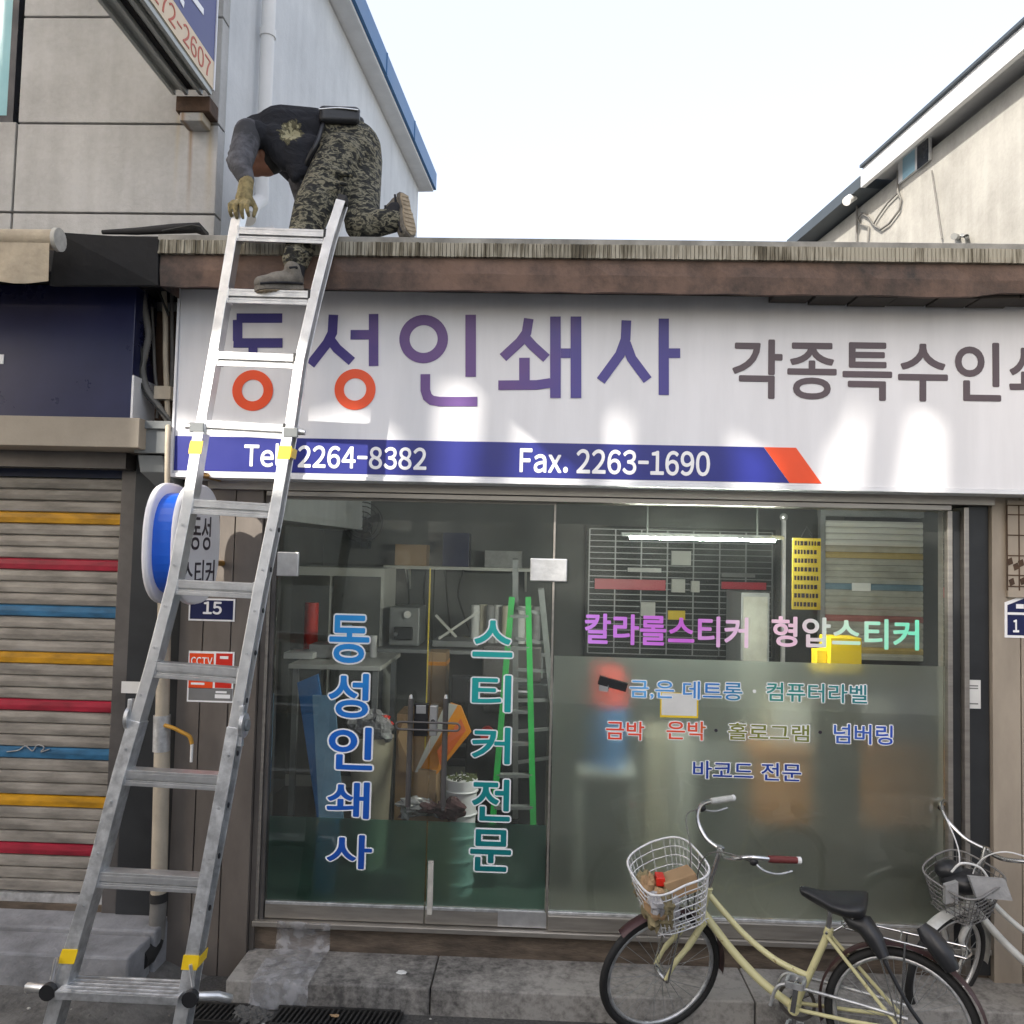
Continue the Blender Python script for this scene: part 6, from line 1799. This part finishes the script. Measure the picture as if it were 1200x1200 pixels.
def place(front, rear, lean):
    h = (front - rear); h.z = 0; h.normalize()
    left = Vector((0, 0, 1)).cross(h)
    up = Vector((0, 0, 1)) * math.cos(lean) - left * math.sin(lean)
    lf = up.cross(h)
    return Matrix(((h.x, lf.x, up.x, rear.x), (h.y, lf.y, up.y, rear.y), (h.z, lf.z, up.z, rear.z), (0, 0, 0, 1)))


FC, RC = G(772, 1203, .0), G(1056, 1286, .0)
wb = min(1.12, max(1.0, (FC - RC).length))
RC = FC + (RC - FC).normalized() * wb
b1o = dict(hd=.20, barw=1.0, R=.315, WB=wb, frame='bike_cream', rim='alu_worn', guard='alu_worn', crank=R(98), stem=.20, grip=('grip_brown', 'grip_white'), cable='cable_grey', ffender='fender_maroon', basket_at=Vector((wb - .215, 0, .645)), tilt=R(8), bsize=(.26, .26, .33, .36, .27), bmat='wire_white')
bk1, toW, bp1, tl1 = bicycle('bicycle', 'cream step through bicycle with a white wire basket in front of the display window', place(FC, RC, R(-1)), R(46), b1o)
# basket load of bicycle 1
m = MB()
for k in range(16):
    c = bp1(random.uniform(.2, .9), random.uniform(-.8, .8), random.uniform(.2, .75)); m.crumple(toW(c), (random.uniform(.03, .07), random.uniform(.03, .06), random.uniform(.03, .07)), random.choice(['sack', 'sack', 'clear_bag', 'cardboard', 'paper_grey']))
solo(m, 'crumpled_sack', 'sack', 'crumpled olive sack bulging from the white bicycle basket', 'sack')
m = MB(); c = toW(bp1(-.25, .1, .6)); m.obox(c, (.075, .02, .02), (-.01, .06, 0), (-.01, 0, .04), 'cardboard'); m.obox(c + Vector((-.09, -.02, .02)), (.02, 0, 0), (0, .04, 0), (0, 0, .02), 'red_plastic')
solo(m, 'small_carton', 'cardboard', 'small brown carton lying in the white bicycle basket', 'carton', .004)
# black bag and lock strapped on the rear rack
m = MB(); Mw = bk1.matrix_world
def rk(x, y, z): return Mw @ Vector((x, y, z))
zr = 2 * .315 + .06
m.tube([rk(.22, .02, .74), rk(.19, .03, .715), rk(.14, .045, zr + .025), rk(.10, .06, zr - .02), rk(.06, .085, .61)], [.025, .038, .045, .04, .025], None, 10)
m.tube(smooth([rk(.06, .085, .60), rk(-.03, .10, .45), rk(-.10, .10, .35), rk(-.06, .10, .30), rk(.05, .10, .32)], 5), .009, None, 8)
solo(m, 'frame_bag', 'leather_black', 'black folded rain cover strapped under the bicycle saddle', 'bag')
m = MB(); m.tube([rk(-.08, .02, zr + .06), rk(-.11, .03, zr + .03), rk(-.17, .05, zr - .03), rk(-.20, .06, zr - .08)], [.025, .042, .045, .03], None, 10); solo(m, 'rack_bag', 'leather_black', 'small black bag tied on the end of the bicycle rack', 'bag')
F2, R2 = G(1108, 1199, .0), G(1108, 1199, .0) + Vector((.90, -.36, 0))
b2o = dict(hd=.10, barw=1.2, R=.285, WB=.97, frame='bike_white', rim='alu', guard='bike_white', crank=R(30), stem=.16, grip=('grip_white', 'grip_white'), cable='wire_white', ffender='bike_white', basket_at=Vector((.97 - .22, 0, .61)), tilt=R(8), bsize=(.22, .22, .30, .32, .20), bmat='wire_grey')
bk2, toW2, bp2, tl2 = bicycle('bicycle', 'grey white bicycle with a dark wire basket parked behind the cream bicycle', place(F2, R2, R(2)), R(52), b2o)
m = MB()
c = toW2(bp2(0, 0, .75)); m.ball(c, (.11, .10, .06), 'leather_black', 14, 8); m.ball(c + Vector((-.06, .02, .045)), (.07, .06, .05), 'leather_black', 12, 7)
m.tube(smooth([c + Vector((-.08, -.05, .06)), c + Vector((-.04, -.07, .11)), c + Vector((.05, -.06, .09)), c + Vector((.1, -.05, .03))], 5), .006, 'pvc_white', 6)
solo(m, 'helmet_bag', 'leather_black', 'black bundle with a pale strap in the dark bicycle basket', 'bag')
m = MB(); c = toW2(bp2(-.1, .75, .95)); m.obox(c + Vector((.0, -.02, 0)), (.085, .0, -.004), (.0, .012, .0), (-.012, .01, .045), 'paper_grey'); q = MB(); c = toW2(bp2(.9, .2, .9)); q.obox(c, (.03, .0, .01), (0, .015, 0), (0, 0, .045)); solo(q, 'paper_wad', 'paper_grey', 'small grey paper wad at the front of the dark bicycle basket', 'paper')
solo(m, 'folded_paper', 'paper_grey', 'folded grey newspaper lying over the dark bicycle basket', 'newspaper')


# ------------------------------------------------------------------ worker on the roof edge
def capsule(mb, p0, p1, r0, r1, seg=14, sq=(1, 1)):
    p0, p1 = Vector(p0), Vector(p1)
    d = p1 - p0; L = d.length; t = d.normalized() if L > 1e-6 else Vector((0, 0, 1))
    pts, rs = [], []
    for k in range(1, 6):
        a = -math.pi / 2 + k * math.pi / 10 * 1.0
        pts.append(p0 + t * r0 * math.sin(a)); rs.append(r0 * math.cos(a))
    for k in range(1, 4): pts.append(p0.lerp(p1, k / 4)); rs.append(r0 + (r1 - r0) * k / 4)
    for k in range(0, 5):
        a = k * math.pi / 10
        pts.append(p1 + t * r1 * math.sin(a)); rs.append(r1 * math.cos(a))
    mb.tube(pts, rs, None, seg)


def organic(mb, name, mat, parent, voxel=.012, it=4, sub=0):
    o = mb.build(name, mat, parent)
    r = o.modifiers.new('remesh', 'REMESH'); r.mode = 'VOXEL'; r.voxel_size = voxel; r.use_smooth_shade = True
    s = o.modifiers.new('smooth', 'SMOOTH'); s.factor = .5; s.iterations = it
    bpy.context.view_layer.update()
    dg = bpy.context.evaluated_depsgraph_get()
    me = bpy.data.meshes.new_from_object(o.evaluated_get(dg))
    o.modifiers.clear(); old = o.data; o.data = me
    bpy.data.meshes.remove(old)
    me.name = name
    for p in me.polygons: p.use_smooth = True
    return o


zroof = zt
w = thing('person', 'worker in a black tee and camouflage trousers bending from the roof edge onto the ladder', 'person', (P(410, 250, .0).x, .0, zroof))
hipN, hipF = P(398, 186, -.26), P(418, 186, -.06)
kneeN, ankN = P(368, 240, -.47), P(347, 306, -.58)
kneeF, ankF = P(424, 264, -.36), P(461, 259, -.34)
pel = P(408, 176, -.10); waist = P(378, 160, -.16); chest = P(332, 160, -.22); neck = P(302, 165, -.24)
shN, shF = P(291, 156, -.40), P(300, 160, -.06)
elN, wrN = P(281, 192, -.52), P(289, 212, -.60)
elF, wrF = P(345, 205, .06), P(362, 262, .05); wrF.z = max(wrF.z, zroof + .05)
head = P(312, 184, -.27)
hd = Vector((-.35, -.15, -.93)).normalized()  # crown direction: head hangs down
b = MB()
capsule(b, pel, waist, .13, .125); capsule(b, waist, chest, .125, .14); capsule(b, chest, neck, .13, .07); capsule(b, shN, shF, .055, .055); capsule(b, neck, head, .055, .06)
b.ball(head, (.085, .078, .105), None, 18, 12)
face = head + Vector((-.055, -.02, -.03))
b.ball(head + Vector((-.05, -.015, -.055)), (.055, .058, .06), None, 14, 9)
b.ball(head + Vector((-.105, -.03, -.055)), (.018, .014, .022), None, 10, 7)     # nose
b.ball(head + Vector((.0, -.08, -.01)), (.022, .012, .03), None, 10, 7)          # ear
b.ball(head + Vector((-.085, -.035, -.10)), (.022, .024, .014), None, 10, 7)    # mouth, chin
b.ball(head + Vector((-.09, -.03, -.02)), (.025, .05, .014), None, 10, 7)        # brow
for s, e_, r_ in ((shN, elN, wrN), (shF, elF, wrF)):
    capsule(b, s, e_, .047, .038); capsule(b, e_, r_, .038, .028)
for h_, k_, a_ in ((hipN, kneeN, ankN), (hipF, kneeF, ankF)):
    capsule(b, h_, k_, .075, .055); capsule(b, k_, a_, .055, .038)
organic(b, 'body', 'skin', w, .010, 3)
# trousers
t = MB()
capsule(t, pel + Vector((.02, 0, .0)), waist + Vector((.02, 0, -.02)), .165, .14); capsule(t, hipN, hipF, .132, .132)
t.ball(P(418, 188, -.12), (.130, .18, .148), None, 18, 12)
capsule(t, hipN, kneeN, .125, .098); capsule(t, kneeN, P(347, 305, -.58), .100, .066)
capsule(t, hipF + Vector((.01, 0, 0)), kneeF, .135, .09); capsule(t, kneeF, ankF + Vector((-.005, 0, 0)), .082, .062)
# folds
for p, q_, r_ in (((336, 303, -.60), (360, 300, -.62), .026), ((338, 292, -.63), (358, 296, -.64), .02), ((380, 200, -.47), (412, 205, -.44), .026), ((374, 212, -.5), (405, 216, -.47), .022), ((420, 250, -.2), (438, 245, -.16), .025), ((352, 262, -.55), (378, 250, -.53), .03), ((345, 280, -.60), (366, 276, -.6), .028), ((360, 225, -.52), (392, 222, -.48), .03), ((412, 225, -.2), (436, 215, -.16), .03)):
    capsule(t, P(*p), P(*q_), r_, r_ * .6, 8)
organic(t, 'trousers', 'camo', w, .010, 4)
# shirt
s = MB()
capsule(s, P(370, 160, -.17), chest, .148, .162); capsule(s, chest, P(306, 160, -.24), .162, .115); capsule(s, shN + Vector((.03, .02, 0)), shF, .075, .07)
capsule(s, P(345, 180, -.34), P(346, 208, -.38), .085, .03); capsule(s, P(362, 178, -.3), P(352, 200, -.36), .09, .05); capsule(s, P(322, 165, -.34), P(335, 190, -.36), .085, .05)
capsule(s, shF, elF, .062, .055)
capsule(s, P(366, 150, -.2), P(376, 152, -.16), .09, .09)
organic(s, 't_shirt', 'shirt', w, .010, 4)
s = MB(); capsule(s, shN, elN, .074, .062); capsule(s, elN, wrN + (elN - wrN) * .08, .06, .042)
for k in range(4):
    c = shN.lerp(elN, .35 + k * .2); capsule(s, c + Vector((-.045, -.02, .0)), c + Vector((.04, -.03, -.03)), .022, .018, 8)
organic(s, 'sleeve', 'sleeve_grey', w, .008, 3)
s = MB(); capsule(s, elF, wrF, .046, .04); organic(s, 'sleeve', 'sleeve_grey', w, .010, 2)
# hair cap on the crown of the hanging head
s = MB(); s.ball(head + Vector((.025, 0, .012)), (.085, .086, .105), None, 18, 12); organic(s, 'hair', 'hair', w, .010, 2)
# gloved hand gripping the rail head
g_ = MB()
hc = P(286, 233, -.605)
capsule(g_, wrN, hc, .036, .040, 12); g_.ball(hc, (.045, .030, .050), None, 14, 9)
rt_ = P(284, 240, -.60)
for k, (dx, L) in enumerate(((-.040, .052), (-.016, .062), (.010, .060), (.034, .048))):
    a = hc + Vector((dx, -.03, -.028)); c = a + Vector((dx * .15, -.032, -.028)); d_ = c + Vector((0, .004, -L * .55)); e_ = d_ + Vector((0, .022, -L * .35))
    capsule(g_, a, c, .0125, .0115, 8); capsule(g_, c, d_, .0115, .0105, 8); capsule(g_, d_, e_, .0105, .009, 8)
a = hc + Vector((.035, .012, -.005)); c = a + Vector((.022, -.002, -.04)); d_ = c + Vector((-.006, -.008, -.04)); capsule(g_, a, c, .015, .013, 8); capsule(g_, c, d_, .013, .010, 8)
organic(g_, 'glove', 'glove', w, .005, 2)
g_ = MB(); hc2 = wrF + Vector((-.01, -.02, -.02)); capsule(g_, wrF, hc2, .03, .034, 10)
for k in range(4): capsule(g_, hc2 + Vector((-.03 + k * .02, -.02, -.01)), hc2 + Vector((-.035 + k * .022, -.085, -.018)), .011, .009, 8)
capsule(g_, hc2 + Vector((.03, 0, 0)), hc2 + Vector((.055, -.04, -.015)), .012, .01, 8); organic(g_, 'glove', 'glove', w, .006, 2)


# shoes: sole outline extruded plus organic upper
def shoe(heel, toe, up, side):
    heel, toe, up = Vector(heel), Vector(toe), Vector(up).normalized()
    x = (toe - heel).normalized(); up = (up - x * up.dot(x)).normalized(); y = up.cross(x); L = (toe - heel).length
    def pt(a, b_, c): return heel + x * a * L + y * b_ + up * c
    u_ = MB()
    capsule(u_, pt(.14, 0, .045), pt(.5, 0, .045), .042, .044); capsule(u_, pt(.5, 0, .04), pt(.86, 0, .03), .044, .036); capsule(u_, pt(.16, 0, .05), pt(.18, 0, .10), .042, .042); capsule(u_, pt(.3, 0, .06), pt(.6, 0, .055), .035, .03)
    uo = organic(u_, 'shoe', 'shoe', w, .007, 2)
    q = MB(); ol = [(-.02, .0), (.0, .028), (.12, .036), (.35, .033), (.6, .045), (.8, .046), (.95, .032), (1.02, 0)]
    pts = ol + [(a, -b_) for a, b_ in reversed(ol[1:-1])]
    q.extr([pt(a, b_, -.012) for a, b_ in pts], up * .024, 'shoe')
    q.extr([pt(.03 + a * .94, b_ * .88, -.018) for a, b_ in pts], up * .0055, 'sole')
    for k in range(9):
        a = .06 + k * .1; ww = .026 if k < 4 else .034
        q.beam(pt(a, -ww, -.0195), pt(a + .03, ww, -.0195), .012, .004, x, 'sole')
    q.build('sole', 'shoe', uo, .003)
    q = MB()
    for k in range(5):
        a = .42 + k * .075; q.tube([pt(a, -.036, .055 - k * .003), pt(a + .01, 0, .088 - k * .007), pt(a, .036, .055 - k * .003)], .0035, None, 6)
    q.build('laces', 'sock_dark', uo)
    q = MB()
    for b_ in (-1, 1): q.tube([pt(.02, b_ * .036, .016), pt(.35, b_ * .046, .018), pt(.65, b_ * .050, .016), pt(.9, b_ * .042, .014)], .006, None, 6)
    q.tube([pt(.12, -.04, .095), pt(.06, 0, .098), pt(.12, .04, .095), pt(.24, .036, .095), pt(.28, 0, .095), pt(.24, -.036, .095)], .008, None, 6, closed=True)
    q.build('trim', 'sock_dark', uo)
rk_ = LP[2].lerp(RP[2], .72)
rungz = rk_.z + .022
# foot on the third rung, toes to the left, heel raised a little to the right
h0 = Vector((P(354, 335, -.62).x, -.60, rungz + .035)); t0 = Vector((P(312, 335, -.66).x, -.665, rungz + .012))
shoe(h0, h0 + (t0 - h0)  .normalized() * .228, Vector((.12, .1, 1)), 1)
s = MB(); capsule(s, ankN, h0 + Vector((-.04, 0, .06)), .052, .042, 12); organic(s, 'sock', 'sock_dark', w, .008, 2)
# trailing foot: toes down on the roof, sole turned to the right
tz = zroof + .012
t1 = Vector((P(483, 274, -.36).x, -.37, tz)); h1 = P(471, 228, -.32)
shoe(h1, h1 + (t1 - h1).normalized() * .255, Vector((-.78, .62, .05)), 1)
s = MB(); capsule(s, ankF + Vector((-.02, 0, 0)), P(463, 247, -.33), .058, .046, 12); organic(s, 'sock', 'sock_dark', w, .008, 2)
# waist bag
wb_ = MB(); a, c = P(382, 140, -.26), P(419, 140, -.20)
wm = (a + c) / 2
for dz in (-.022, .0, .022):
    capsule(wb_, a + Vector((0, -.05, dz)), c + Vector((0, -.05, dz - .006)), .026, .026, 10); capsule(wb_, a + Vector((0, .05, dz)), c + Vector((0, .05, dz - .006)), .026, .026, 10)
    wb_.obox(wm + Vector((0, 0, dz)), (c - a) / 2, (0, .05, 0), (0, 0, .024))
wbo = organic(wb_, 'waist_bag', 'leather_black', w, .008, 2)
q = MB(); q.tube(smooth([a + Vector((-.02, -.075, .016)), wm + Vector((0, -.080, .020)), c + Vector((.02, -.075, .012))], 5), .005, None, 6); q.build('zip', 'chrome', wbo)
q = MB(); q.tube(smooth([P(381, 138, -.26), P(372, 165, -.40), P(362, 185, -.40), P(356, 200, -.36)], 6), .012, None, 8); q.build('belt', 'leather_black', w)
